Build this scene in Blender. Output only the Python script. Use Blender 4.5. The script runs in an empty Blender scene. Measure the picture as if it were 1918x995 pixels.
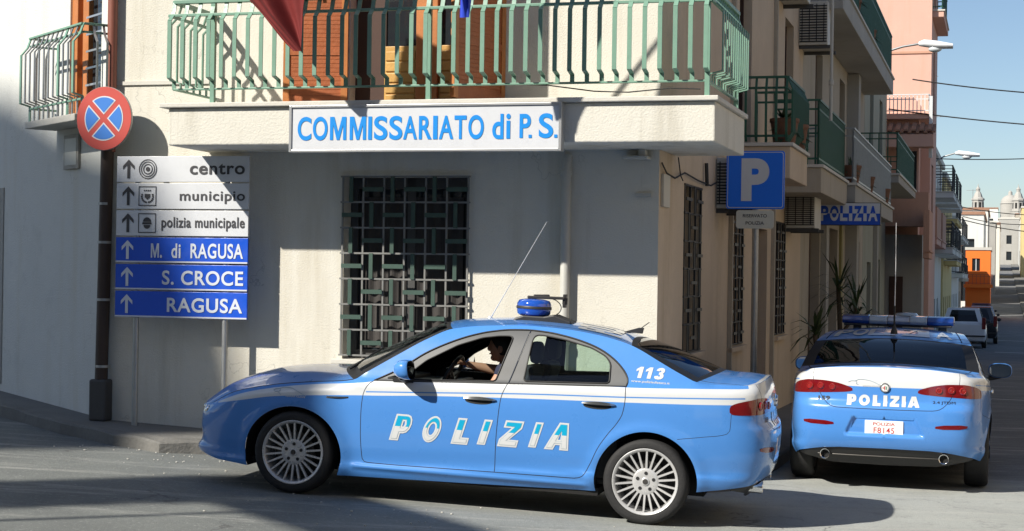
import bpy, bmesh, math, random
import numpy as np
from mathutils import Vector, Matrix
from mathutils.geometry import delaunay_2d_cdt
random.seed(7)
R = math.radians
scene = bpy.context.scene
COL = scene.collection

# ---------------------------------------------------------------- camera
FPX, CX, CY = 3200.0, 959.0, 497.5            # focal length and centre in photo pixels
PITCH, ROLL, CAMH = 0.00525, 0.015, 1.80
_f = Vector((0, math.cos(PITCH), math.sin(PITCH)))
_r0 = Vector((1, 0, 0)); _u0 = _r0.cross(_f)
_r = _r0 * math.cos(ROLL) + _u0 * math.sin(ROLL)
_u = _u0 * math.cos(ROLL) - _r0 * math.sin(ROLL)
CAM = Vector((0, 0, CAMH))
cd = bpy.data.cameras.new('camera'); cam = bpy.data.objects.new('camera', cd); COL.objects.link(cam)
cd.sensor_width = 36.0; cd.lens = 36.0 * FPX / 1918.0; cd.clip_start = 0.1; cd.clip_end = 5000
cam.matrix_world = Matrix(((_r.x, _u.x, -_f.x, 0), (_r.y, _u.y, -_f.y, 0), (_r.z, _u.z, -_f.z, CAMH), (0, 0, 0, 1)))
scene.camera = cam

# ---------------------------------------------------------------- light
LDIR = Vector((0.94, 0.656, -0.91)).normalized()          # the way the sunlight travels
SUN_EL = math.asin(-LDIR.z); SUN_AZ = math.atan2(-LDIR.x, -LDIR.y)
w = bpy.data.worlds.new('World'); scene.world = w; w.use_nodes = True
nt = w.node_tree; nt.nodes.clear()
sky = nt.nodes.new('ShaderNodeTexSky'); sky.sky_type = 'NISHITA'; sky.sun_disc = False
sky.sun_elevation = SUN_EL; sky.sun_rotation = SUN_AZ % (2 * math.pi)
sky.air_density = 0.9; sky.dust_density = 0.6; sky.ozone_density = 2.3; sky.altitude = 100
bg = nt.nodes.new('ShaderNodeBackground'); bg.inputs['Strength'].default_value = 0.082
wo = nt.nodes.new('ShaderNodeOutputWorld')
nt.links.new(sky.outputs[0], bg.inputs[0]); nt.links.new(bg.outputs[0], wo.inputs[0])
sd = bpy.data.lights.new('sun', 'SUN'); sd.energy = 4.9; sd.angle = R(0.8); sd.color = (1.0, 0.94, 0.84)
sun = bpy.data.objects.new('sun', sd); COL.objects.link(sun)
sun.rotation_euler = (-LDIR).to_track_quat('Z', 'Y').to_euler()
scene.view_settings.view_transform = 'Standard'; scene.view_settings.look = 'None'
scene.view_settings.gamma = 1.0; scene.view_settings.exposure = 0.5
scene.view_settings.use_curve_mapping = False
scene.cycles.max_bounces = 8; scene.cycles.transparent_max_bounces = 12
scene.cycles.caustics_reflective = False; scene.cycles.caustics_refractive = False

# ---------------------------------------------------------------- helpers
def ray(px, py):
    return _f + _r * ((px - CX) / FPX) - _u * ((py - CY) / FPX)
O = Vector((1.28, 15.0, 0.0)); U = Vector((0.9613, -0.2756, 0)); V = Vector((0.2756, 0.9613, 0))
YAW = math.atan2(U.y, U.x)                                  # local frame of the corner building
def hit(px, py, P0, n):
    d = ray(px, py); return CAM + d * ((P0 - CAM).dot(n) / d.dot(n))
def fac(px, py, off=0.0):                                   # along / height on the facade plane
    p = hit(px, py, O - V * off, V) - O; return p.dot(U), p.z
def strt(px, py, off=0.0):                                  # along / height on the street-side plane
    p = hit(px, py, O + U * off, U) - O; return p.dot(V), p.z
def W(a, t, z):                                             # facade coordinate, street coordinate, height
    return O + U * a + V * t + Vector((0, 0, z))
def ST(x, y): return x * .9613 - y * .2756, x * .2756 + y * .9613
def lerp(a, b, t): return a + (b - a) * t
def gz(x, y):                                               # height of the road surface
    s, t = ST(x, y)
    sc = max(s, -16.0)
    z = -.008 - .0111 * (min(t, 135) - 12.25)
    z += -.0418 * (min(sc, -1.7) + 2.477)
    if s > -1.7: z += -.010 * (min(s, 14) + 1.7)
    if t > 95:
        q = t - 95
        z += .033 * q * q / (q + 70)
    return z
def gzs(s, t):
    return gz(s * .9613 + t * .2756, -s * .2756 + t * .9613)

def tag(o, label=None, cat=None, group=None, kind=None):
    if label: o['label'] = label
    if cat: o['category'] = cat
    if group: o['group'] = group
    if kind: o['kind'] = kind
    return o
def thing(name, label, cat, loc=(0, 0, 0), rz=0.0, group=None, mat=None):
    o = bpy.data.objects.new(name, None); COL.objects.link(o); o.empty_display_size = .2
    if mat is not None: o.matrix_world = mat
    else: o.location = loc; o.rotation_euler = (0, 0, rz)
    return tag(o, label, cat, group)
def copy_tree(o, parent=None):
    c = o.copy(); COL.objects.link(c)
    if parent is not None: c.parent = parent
    for ch in list(o.children): copy_tree(ch, c)
    return c

class MB:
    def __init__(s): s.v = []; s.f = []; s.m = []; s.M = None
    def add(s, vs, fs, mi=0):
        b = len(s.v)
        if s.M is not None: vs = [s.M @ Vector(p) for p in vs]
        s.v += [tuple(p) for p in vs]; s.f += [tuple(i + b for i in f) for f in fs]; s.m += [mi] * len(fs)
        return s
    def box(s, x0, x1, y0, y1, z0, z1, mi=0):
        vs = [(x0, y0, z0), (x1, y0, z0), (x1, y1, z0), (x0, y1, z0), (x0, y0, z1), (x1, y0, z1), (x1, y1, z1), (x0, y1, z1)]
        return s.add(vs, [(3, 2, 1, 0), (4, 5, 6, 7), (0, 1, 5, 4), (1, 2, 6, 5), (2, 3, 7, 6), (3, 0, 4, 7)], mi)
    def bar(s, p, q, w, h, up=(0, 0, 1), mi=0):
        p = Vector(p); q = Vector(q); d = (q - p).normalized(); up = Vector(up)
        a = d.cross(up)
        if a.length < 1e-4: a = d.cross(Vector((0, 1, 0)))
        a.normalize(); b = a.cross(d); a = a * (w / 2); b = b * (h / 2)
        vs = [p - a - b, p + a - b, p + a + b, p - a + b, q - a - b, q + a - b, q + a + b, q - a + b]
        return s.add(vs, [(0, 1, 2, 3), (7, 6, 5, 4), (4, 5, 1, 0), (5, 6, 2, 1), (6, 7, 3, 2), (7, 4, 0, 3)], mi)
    def tube(s, pts, r, n=8, mi=0, cap=True):
        pts = [Vector(p) for p in pts]; rs = r if isinstance(r, (list, tuple)) else [r] * len(pts)
        rings = []; t0 = None; ref = None
        for i, p in enumerate(pts):
            t = (pts[min(i + 1, len(pts) - 1)] - pts[max(i - 1, 0)]).normalized()
            if ref is None:
                ref = t.cross(Vector((0, 0, 1)))
                if ref.length < 1e-3: ref = t.cross(Vector((0, 1, 0)))
                ref.normalize()
            else:
                ref = (ref - t * ref.dot(t)); ref.normalize()
            b = t.cross(ref)
            rings.append([p + (ref * math.cos(2 * math.pi * k / n) + b * math.sin(2 * math.pi * k / n)) * rs[i] for k in range(n)])
        vs = [q for rg in rings for q in rg]; fs = []
        for i in range(len(pts) - 1):
            for k in range(n):
                a = i * n + k; c = i * n + (k + 1) % n
                fs.append((a, c, c + n, a + n))
        if cap: fs += [tuple(range(n - 1, -1, -1)), tuple(range((len(pts) - 1) * n, len(pts) * n))]
        return s.add(vs, fs, mi)
    def lathe(s, prof, n=32, axis='z', c=(0, 0, 0), mi=0):
        vs = []; fs = []; k = len(prof); c = Vector(c)
        for i in range(n):
            a = 2 * math.pi * i / n; ca, sa = math.cos(a), math.sin(a)
            for (r, h) in prof:
                p = (r * ca, r * sa, h) if axis == 'z' else ((r * ca, h, r * sa) if axis == 'y' else (h, r * ca, r * sa))
                vs.append(c + Vector(p))
        for i in range(n):
            j = (i + 1) % n
            for q in range(k - 1): fs.append((i * k + q, j * k + q, j * k + q + 1, i * k + q + 1))
        return s.add(vs, fs, mi)
    def prism(s, poly, h0, h1, fn, mi=0):                     # poly (a,b), extruded from h0 to h1; fn(a,b,h) -> point
        n = len(poly)
        vs = [fn(a, b, h0) for a, b in poly] + [fn(a, b, h1) for a, b in poly]
        fs = [tuple(range(n - 1, -1, -1)), tuple(range(n, 2 * n))] + [(i, (i + 1) % n, (i + 1) % n + n, i + n) for i in range(n)]
        return s.add(vs, fs, mi)
    def ell(s, c, r, n=16, m=10, mi=0, pw=1.0):
        vs = []; fs = []
        sg = lambda x: math.copysign(abs(x) ** pw, x)
        for i in range(m + 1):
            ph = math.pi * i / m - math.pi / 2
            for k in range(n):
                th = 2 * math.pi * k / n
                vs.append((c[0] + r[0] * sg(math.cos(ph)) * sg(math.cos(th)), c[1] + r[1] * sg(math.cos(ph)) * sg(math.sin(th)), c[2] + r[2] * sg(math.sin(ph))))
        for i in range(m):
            for k in range(n):
                fs.append((i * n + k, i * n + (k + 1) % n, (i + 1) * n + (k + 1) % n, (i + 1) * n + k))
        return s.add(vs, fs, mi)
    def grid(s, fn, nu, nv, mi=0, matfn=None):
        vs = [fn(i / nu, j / nv) for j in range(nv + 1) for i in range(nu + 1)]; b = len(s.v)
        s.add(vs, [(j * (nu + 1) + i, j * (nu + 1) + i + 1, (j + 1) * (nu + 1) + i + 1, (j + 1) * (nu + 1) + i) for j in range(nv) for i in range(nu)], mi)
        if matfn:
            k = len(s.m) - nu * nv
            for j in range(nv):
                for i in range(nu): s.m[k + j * nu + i] = matfn((i + .5) / nu, (j + .5) / nv)
        return s
    def build(s, name, mats, parent=None, smooth=None, bevel=0.0, loc=None, rz=None, normals=None, merge=False, fixn=False, seg=2):
        me = bpy.data.meshes.new(name); me.from_pydata(s.v, [], s.f)
        for m in (mats if isinstance(mats, (list, tuple)) else [mats]): me.materials.append(m)
        me.polygons.foreach_set('material_index', s.m)
        if merge or fixn:
            bm = bmesh.new(); bm.from_mesh(me)
            if merge: bmesh.ops.remove_doubles(bm, verts=bm.verts, dist=1e-5)
            if fixn: bmesh.ops.recalc_face_normals(bm, faces=bm.faces)
            bm.to_mesh(me); bm.free()
        if smooth is not None:
            me.polygons.foreach_set('use_smooth', [True] * len(me.polygons))
            if smooth < 180: me.set_sharp_from_angle(angle=R(smooth))
        if normals is not None: me.normals_split_custom_set_from_vertices(normals)
        o = bpy.data.objects.new(name, me); COL.objects.link(o)
        if parent is not None: o.parent = parent
        if loc is not None: o.location = loc
        if rz is not None: o.rotation_euler = (0, 0, rz)
        if bevel > 0:
            b = o.modifiers.new('bevel', 'BEVEL'); b.width = bevel; b.segments = seg; b.limit_method = 'ANGLE'; b.angle_limit = R(40)
        return o

# ---------------------------------------------------------------- lettering
_tc = {}
def glyphs(s, bold=0.0, shear=0.0, spacing=1.0, res=3):
    """flat triangulated lettering: (verts2d, faces), natural size"""
    key = (s, bold, shear, spacing, res)
    if key in _tc: return _tc[key]
    cu = bpy.data.curves.new('lettering', 'FONT'); cu.body = s; cu.offset = bold; cu.shear = shear
    cu.space_character = spacing; cu.resolution_u = res; cu.dimensions = '2D'; cu.fill_mode = 'FRONT'
    ob = bpy.data.objects.new('lettering', cu); COL.objects.link(ob)
    bpy.context.view_layer.update()
    me = bpy.data.meshes.new_from_object(ob.evaluated_get(bpy.context.evaluated_depsgraph_get()))
    vs = [(v.co.x, v.co.y) for v in me.vertices]; fs = [tuple(p.vertices) for p in me.polygons]
    bpy.data.objects.remove(ob); bpy.data.curves.remove(cu); bpy.data.meshes.remove(me)
    _tc[key] = (vs, fs); return vs, fs
def text(mb, s, box, fn, mi=0, bold=0.0, shear=0.0, spacing=1.0, cut=None, ref=None, res=7):
    """fit lettering into box=(a0,a1,b0,b1) and map with fn(a,b). ref: box measured from this lighter copy.
       cut: list of (axis, value) lines along which faces are split so they follow a curved surface"""
    vs, fs = glyphs(s, bold, shear, spacing, res)
    rv = vs if ref is None else glyphs(s, ref, shear, spacing, res)[0]
    x0 = min(v[0] for v in rv); x1 = max(v[0] for v in rv); y0 = min(v[1] for v in rv); y1 = max(v[1] for v in rv)
    a0, a1, b0, b1 = box
    P = [(a0 + (a1 - a0) * (x - x0) / (x1 - x0), b0 + (b1 - b0) * (y - y0) / (y1 - y0)) for x, y in vs]
    if cut:
        bm = bmesh.new(); bv = [bm.verts.new((x, y, 0)) for x, y in P]
        for f in fs:
            try: bm.faces.new([bv[i] for i in f])
            except ValueError: pass
        for ax, val in cut:
            co = (val, 0, 0) if ax == 0 else (0, val, 0); no = (1, 0, 0) if ax == 0 else (0, 1, 0)
            bmesh.ops.bisect_plane(bm, geom=list(bm.verts) + list(bm.edges) + list(bm.faces), plane_co=co, plane_no=no, dist=1e-6)
        bm.verts.index_update()
        P = [(v.co.x, v.co.y) for v in bm.verts]; fs = [tuple(v.index for v in f.verts) for f in bm.faces]; bm.free()
    if callable(mi):
        for f in fs:
            cx = sum(P[i][0] for i in f) / len(f); cy = sum(P[i][1] for i in f) / len(f)
            mb.add([fn(*P[i]) for i in f], [tuple(range(len(f)))], mi(cx, cy))
    else: mb.add([fn(*p) for p in P], fs, mi)
    return mb

# ---------------------------------------------------------------- materials
def mk(name, color, rough=.6, metal=0.0, coat=0.0, spec=.5, var=.12, vscale=3.0, bump=0.0, bscale=60.0, streak=0.0, col2=None, dirt=0.0, rvar=0.0, trans=0.0, emit=None, estr=0.0, crack=0.0):
    m = bpy.data.materials.new(name); m.use_nodes = True; n = m.node_tree; b = n.nodes['Principled BSDF']; L = n.links
    b.inputs['Roughness'].default_value = rough; b.inputs['Metallic'].default_value = metal
    b.inputs['Coat Weight'].default_value = coat; b.inputs['Coat Roughness'].default_value = .04
    b.inputs['Specular IOR Level'].default_value = spec
    if trans: b.inputs['Transmission Weight'].default_value = trans
    if emit: b.inputs['Emission Color'].default_value = (*emit, 1); b.inputs['Emission Strength'].default_value = estr
    tc = n.nodes.new('ShaderNodeTexCoord')
    def noise(scale, detail=5, rg=.55, vec=None):
        x = n.nodes.new('ShaderNodeTexNoise'); x.inputs['Scale'].default_value = scale; x.inputs['Detail'].default_value = detail; x.inputs['Roughness'].default_value = rg
        L.new(vec or tc.outputs['Object'], x.inputs['Vector']); return x.outputs['Fac']
    def ramp(fac, a, c):
        x = n.nodes.new('ShaderNodeMapRange'); x.inputs[1].default_value = a; x.inputs[2].default_value = c; L.new(fac, x.inputs[0]); return x.outputs[0]
    def mix(fac, c1, c2, mode='MIX'):
        x = n.nodes.new('ShaderNodeMix'); x.data_type = 'RGBA'; x.blend_type = mode
        for so, val in ((x.inputs[0], fac), (x.inputs[6], c1), (x.inputs[7], c2)):
            if hasattr(val, 'links') or isinstance(val, bpy.types.NodeSocket): L.new(val, so)
            elif isinstance(val, (int, float)): so.default_value = val
            else: so.default_value = (*val, 1)
        return x.outputs[2]
    cur = color
    if var or col2 is not None:
        c2 = col2 if col2 is not None else tuple(c * (1 - var) for c in color)
        cur = mix(ramp(noise(vscale), .35, .68), color, c2)
        if col2 is None: cur = mix(ramp(noise(vscale * 9, 3), .4, .7), cur, tuple(c * (1 - var * .6) for c in color))
    if streak:
        mp = n.nodes.new('ShaderNodeMapping'); mp.inputs['Scale'].default_value = (2.2, 2.2, .22); L.new(tc.outputs['Object'], mp.inputs[0])
        cur = mix(ramp(noise(1.3, 6, .65, mp.outputs[0]), .52, .78), cur, tuple(c * (1 - streak) * k for c, k in zip(color, (1, .96, .88))))
    if dirt:
        cur = mix(ramp(noise(vscale * 2.7, 8, .7), .55, .8), cur, tuple(c * (1 - dirt) for c in color))
    if crack:
        vo = n.nodes.new('ShaderNodeTexVoronoi'); vo.feature = 'DISTANCE_TO_EDGE'; vo.inputs['Scale'].default_value = .8; va = n.nodes.new('ShaderNodeVectorMath'); va.operation = 'ADD'
        nz = n.nodes.new('ShaderNodeTexNoise'); nz.inputs['Scale'].default_value = 3.0; nz.inputs['Detail'].default_value = 7; L.new(tc.outputs['Object'], nz.inputs['Vector']); L.new(tc.outputs['Object'], va.inputs[0]); L.new(nz.outputs['Color'], va.inputs[1]); L.new(va.outputs[0], vo.inputs['Vector'])
        mm = n.nodes.new('ShaderNodeMath'); mm.operation = 'MULTIPLY'; L.new(ramp(vo.outputs['Distance'], .006, .0015), mm.inputs[0]); L.new(ramp(noise(.7, 3), .48, .62), mm.inputs[1])
        m2 = n.nodes.new('ShaderNodeMath'); m2.operation = 'MULTIPLY'; L.new(mm.outputs[0], m2.inputs[0]); m2.inputs[1].default_value = crack
        cur = mix(m2.outputs[0], cur, tuple(c * .35 for c in color))
    if cur is not color: L.new(cur, b.inputs['Base Color'])
    else: b.inputs['Base Color'].default_value = (*color, 1)
    if rvar: 
        x = n.nodes.new('ShaderNodeMapRange'); x.inputs[1].default_value = .3; x.inputs[2].default_value = .7
        x.inputs[3].default_value = rough - rvar; x.inputs[4].default_value = rough + rvar
        L.new(noise(vscale * 4), x.inputs[0]); L.new(x.outputs[0], b.inputs['Roughness'])
    if bump:
        bp = n.nodes.new('ShaderNodeBump'); bp.inputs['Strength'].default_value = bump; bp.inputs['Distance'].default_value = .02
        L.new(noise(bscale, 6, .6), bp.inputs['Height']); L.new(bp.outputs[0], b.inputs['Normal'])
    return m
def glassmat(name, tint, ior=1.5, dark=0.0, rough=0.0):
    m = bpy.data.materials.new(name); m.use_nodes = True; n = m.node_tree; n.nodes.clear(); L = n.links
    t = n.nodes.new('ShaderNodeBsdfTransparent'); t.inputs[0].default_value = (*tint, 1)
    g = n.nodes.new('ShaderNodeBsdfGlossy'); g.inputs['Roughness'].default_value = rough; g.inputs[0].default_value = (.95, .97, 1, 1)
    fr = n.nodes.new('ShaderNodeFresnel'); fr.inputs[0].default_value = ior
    mx = n.nodes.new('ShaderNodeMixShader'); L.new(fr.outputs[0], mx.inputs[0]); L.new(t.outputs[0], mx.inputs[1]); L.new(g.outputs[0], mx.inputs[2])
    o = n.nodes.new('ShaderNodeOutputMaterial'); L.new(mx.outputs[0], o.inputs[0]); return m
def two_sided(m, inner):
    """a panel painted outside and lined with dark trim on its inner face"""
    n = m.node_tree; b = n.nodes['Principled BSDF']; L = n.links
    d = n.nodes.new('ShaderNodeBsdfDiffuse'); d.inputs[0].default_value = (*inner, 1)
    ge = n.nodes.new('ShaderNodeNewGeometry'); mx = n.nodes.new('ShaderNodeMixShader')
    L.new(ge.outputs['Backfacing'], mx.inputs[0]); L.new(b.outputs[0], mx.inputs[1]); L.new(d.outputs[0], mx.inputs[2])
    L.new(mx.outputs[0], n.nodes['Material Output'].inputs[0]); return m

M = {}
def asphalt():
    m = bpy.data.materials.new('asphalt'); m.use_nodes = True; n = m.node_tree; b = n.nodes['Principled BSDF']; L = n.links; N = n.nodes.new
    b.inputs['Roughness'].default_value = .9; b.inputs['Specular IOR Level'].default_value = .3
    tc = N('ShaderNodeTexCoord'); P = tc.outputs['Object']
    def noise(sc, det=6, rg=.6, vec=None):
        x = N('ShaderNodeTexNoise'); x.inputs['Scale'].default_value = sc; x.inputs['Detail'].default_value = det; x.inputs['Roughness'].default_value = rg; L.new(vec or P, x.inputs['Vector']); return x.outputs['Fac']
    def mr(f, a, c, lo=0.0, hi=1.0):
        x = N('ShaderNodeMapRange'); x.inputs[1].default_value = a; x.inputs[2].default_value = c; x.inputs[3].default_value = lo; x.inputs[4].default_value = hi; L.new(f, x.inputs[0]); return x.outputs[0]
    def mix(f, c1, c2):
        x = N('ShaderNodeMix'); x.data_type = 'RGBA'
        for so, v in ((x.inputs[0], f), (x.inputs[6], c1), (x.inputs[7], c2)):
            if isinstance(v, bpy.types.NodeSocket): L.new(v, so)
            else: so.default_value = (*v, 1) if isinstance(v, tuple) else v
        return x.outputs[2]
    def math_(op, a, c):
        x = N('ShaderNodeMath'); x.operation = op
        for so, v in ((x.inputs[0], a), (x.inputs[1], c)):
            if isinstance(v, bpy.types.NodeSocket): L.new(v, so)
            else: so.default_value = v
        return x.outputs[0]
    def dot(v):
        x = N('ShaderNodeVectorMath'); x.operation = 'DOT_PRODUCT'; L.new(P, x.inputs[0]); x.inputs[1].default_value = v; return x.outputs['Value']
    wob = math_('MULTIPLY', math_('SUBTRACT', noise(.6, 5), .5), 2.2)
    t = math_('ADD', dot((.2756, .9613, 0)), wob)                   # along the street: asphalt darkened past the corner to deepen the shade there
    px_ = math_('ADD', dot((1, .25, 0)), wob)
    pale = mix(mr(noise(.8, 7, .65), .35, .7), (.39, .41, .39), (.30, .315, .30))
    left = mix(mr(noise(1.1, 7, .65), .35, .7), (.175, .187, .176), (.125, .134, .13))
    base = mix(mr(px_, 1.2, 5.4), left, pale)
    st_ = mix(mr(noise(.5, 7, .65), .35, .7), (.17, .175, .18), (.115, .12, .125))
    base = mix(mr(t, 16.4, 17.6), base, st_)
    mp = N('ShaderNodeMapping'); mp.inputs['Rotation'].default_value = (0, 0, -.21); mp.inputs['Scale'].default_value = (.35, 2.6, 1); L.new(P, mp.inputs[0])
    base = mix(mr(noise(1.5, 6, .7, mp.outputs[0]), .52, .70, 0, .5), base, (.50, .49, .45))      # dusty wheel tracks
    base = mix(mr(noise(3.1, 8, .72), .56, .72, 0, .6), base, (.13, .13, .125))                # oil and tar stains
    vo = N('ShaderNodeTexVoronoi'); vo.feature = 'DISTANCE_TO_EDGE'; vo.inputs['Scale'].default_value = .55; wv = N('ShaderNodeVectorMath'); wv.operation = 'ADD'; L.new(P, wv.inputs[0])
    nz = N('ShaderNodeTexNoise'); nz.inputs['Scale'].default_value = 2.5; nz.inputs['Detail'].default_value = 6; L.new(P, nz.inputs['Vector']); L.new(nz.outputs['Color'], wv.inputs[1]); L.new(wv.outputs[0], vo.inputs['Vector'])
    crack = math_('MULTIPLY', mr(vo.outputs['Distance'], .004, .012, 1, 0), mr(noise(.45, 3), .45, .6))
    base = mix(math_('MULTIPLY', crack, .65), base, (.07, .07, .07))
    sp_ = noise(38, 3, .7); base = mix(mr(sp_, .58, .70, 0, .38), base, (.50, .50, .47)); base = mix(mr(sp_, .42, .30, 0, .45), base, (.10, .105, .11))
    grain = noise(160, 2, .6); base = mix(mr(grain, .62, .72, 0, .35), base, (.55, .54, .50)); base = mix(mr(grain, .38, .28, 0, .4), base, (.10, .10, .10))
    L.new(base, b.inputs['Base Color'])
    bp = N('ShaderNodeBump'); bp.inputs['Strength'].default_value = .6; bp.inputs['Distance'].default_value = .012; L.new(noise(75, 6, .65), bp.inputs['Height']); L.new(bp.outputs[0], b.inputs['Normal'])
    return m
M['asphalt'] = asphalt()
M['sidewalk'] = mk('pavement_concrete', (.19, .185, .17), .9, var=.25, vscale=1.5, bump=.5, bscale=45, dirt=.3)
M['kerb'] = mk('kerb_stone', (.17, .165, .15), .85, var=.25, vscale=3, bump=.5, bscale=30, dirt=.35)
M['white_line'] = mk('road_marking', (.62, .62, .58), .8, var=.3, vscale=4, dirt=.3)
M['stucco'] = mk('cream_stucco', (.69, .665, .585), .92, var=.07, vscale=.9, bump=.35, bscale=70, streak=.24, dirt=.17, crack=.4)
M['stucco_left'] = mk('pale_stucco', (.64, .65, .62), .92, var=.08, vscale=.8, bump=.35, bscale=60, streak=.11, dirt=.2, crack=.45)
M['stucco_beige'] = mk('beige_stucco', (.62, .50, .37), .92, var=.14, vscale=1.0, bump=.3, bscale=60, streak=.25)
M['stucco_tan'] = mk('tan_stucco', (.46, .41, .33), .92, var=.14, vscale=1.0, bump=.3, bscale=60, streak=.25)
M['stucco_grey'] = mk('grey_render', (.40, .39, .36), .92, var=.12, vscale=1.0, bump=.3, bscale=50, streak=.2)
M['stucco_pink'] = mk('pink_stucco', (.68, .42, .335), .9, var=.1, vscale=.8, bump=.2, bscale=40, streak=.12)
M['stucco_salmon'] = mk('salmon_stucco', (.58, .33, .23), .9, var=.1, vscale=.8, streak=.12)
M['stucco_orange'] = mk('orange_paint', (.85, .19, .025), .85, var=.1, vscale=.5)
M['stucco_yellow'] = mk('yellow_stucco', (.68, .55, .26), .9, var=.1, vscale=.5, streak=.15)
M['stucco_white'] = mk('white_stucco', (.74, .73, .68), .9, var=.1, vscale=.4, streak=.15)
M['slab'] = mk('white_balcony_concrete', (.68, .66, .585), .9, var=.07, vscale=1.5, bump=.35, bscale=50, streak=.4, dirt=.14)
M['cap'] = mk('stone_cap', (.62, .60, .54), .8, var=.1, vscale=4, bump=.2, bscale=40)
M['green'] = mk('green_railing_paint', (.19, .345, .26), .45, var=.15, vscale=6, dirt=.2, rvar=.1)
M['dkgreen'] = mk('dark_green_paint', (.03, .12, .075), .5, var=.15, vscale=6)
M['shutter'] = mk('red_brown_shutter', (.43, .125, .042), .5, var=.3, vscale=5, bump=.2, bscale=30)
M['orangewood'] = mk('orange_wood', (.54, .20, .06), .45, var=.25, vscale=6)
M['yellowwood'] = mk('yellow_wood', (.62, .36, .10), .45, var=.25, vscale=5, bump=.15, bscale=25)
M['brown'] = mk('dark_brown_wood', (.06, .025, .015), .6, var=.2, vscale=5)
M['rustpipe'] = mk('rust_red_paint', (.26, .085, .055), .55, var=.2, vscale=4, dirt=.25)
M['brownpipe'] = mk('brown_pipe', (.05, .03, .022), .6, var=.25, vscale=4)
M['greypipe'] = mk('grey_plastic_pipe', (.50, .50, .46), .5, var=.1, vscale=4)
M['galv'] = mk('galvanised_steel', (.40, .41, .41), .45, metal=.7, var=.15, vscale=8, rvar=.1)
M['alu'] = mk('aluminium_frame', (.62, .63, .64), .35, metal=.8, var=.08, vscale=8)
M['sign_white'] = mk('white_sign_face', (.62, .64, .67), .4, var=.05, vscale=3, dirt=.13, rvar=.12)
M['sign_blue'] = mk('blue_sign_face', (.008, .085, .58), .4, var=.06, vscale=3, dirt=.13, rvar=.12)
M['p_blue'] = mk('parking_blue', (.008, .17, .85), .4, var=.06, vscale=3)
M['sign_red'] = mk('red_sign_face', (.52, .075, .06), .45, var=.08, vscale=4)
M['sign_mid'] = mk('mid_blue_sign_face', (.05, .20, .60), .4, var=.06, vscale=4)
M['cyan'] = mk('light_blue_lettering', (.004, .25, .72), .4, var=.04, vscale=3)
M['white'] = mk('white_paint', (.68, .70, .71), .4, var=.04, vscale=5)
M['grey_letter'] = mk('pale_grey_lettering', (.62, .66, .72), .5, var=.04, vscale=5)
M['black'] = mk('black_paint', (.012, .012, .014), .45, var=.1, vscale=5)
M['dark'] = mk('dark_void', (.012, .012, .012), .9, var=.1, vscale=2)
M['darkgrey'] = mk('dark_grey_metal', (.06, .06, .06), .6, var=.15, vscale=4)
M['charletter'] = mk('charcoal_lettering', (.05, .05, .055), .5, var=.05, vscale=4)
M['bronze'] = mk('dark_grille_iron', (.03, .03, .03), .6, var=.2, vscale=5)
M['red_cloth'] = mk('red_flag_cloth', (.17, .014, .013), .85, var=.2, vscale=3)
M['white_cloth'] = mk('white_flag_cloth', (.75, .75, .72), .85, var=.08, vscale=3)
M['green_cloth'] = mk('green_flag_cloth', (.02, .20, .07), .85, var=.1, vscale=3)
M['blue_cloth'] = mk('blue_flag_cloth', (.015, .05, .50), .8, var=.12, vscale=3)
M['winglass'] = mk('window_glass', (.02, .025, .03), .04, var=.0, spec=.8)
M['curtain'] = mk('net_curtain', (.055, .05, .048), .9, var=.2, vscale=7)
M['porch'] = mk('brown_red_render', (.24, .13, .095), .9, var=.15, vscale=1.0, streak=.2)
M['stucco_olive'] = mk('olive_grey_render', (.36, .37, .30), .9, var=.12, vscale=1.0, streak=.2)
M['tower'] = mk('weathered_limestone', (.42, .405, .37), .9, var=.1, vscale=.5)
M['tile'] = mk('roof_tile', (.36, .20, .13), .9, var=.25, vscale=5, bump=.3, bscale=20)
M['leaf'] = mk('palm_leaf', (.05, .085, .028), .6, var=.35, vscale=7)
M['leaf2'] = mk('plant_leaf', (.06, .10, .04), .6, var=.35, vscale=7)
M['trunk'] = mk('palm_trunk', (.10, .075, .05), .9, var=.3, vscale=8, bump=.5, bscale=25)
M['pot'] = mk('terracotta', (.20, .10, .06), .85, var=.2, vscale=5)
M['acwhite'] = mk('air_conditioner_casing', (.55, .53, .47), .55, var=.1, vscale=4, streak=.15)
M['pebble'] = mk('pale_pebble', (.60, .58, .52), .85, var=.25, vscale=30)
M['lampwhite'] = mk('white_lamp_housing', (.76, .78, .80), .35, var=.06, vscale=5)
M['lampglass'] = mk('lamp_bowl', (.62, .66, .68), .15, var=.05, vscale=6)
M['cable'] = mk('cable_rubber', (.02, .02, .02), .7, var=.1)
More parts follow.
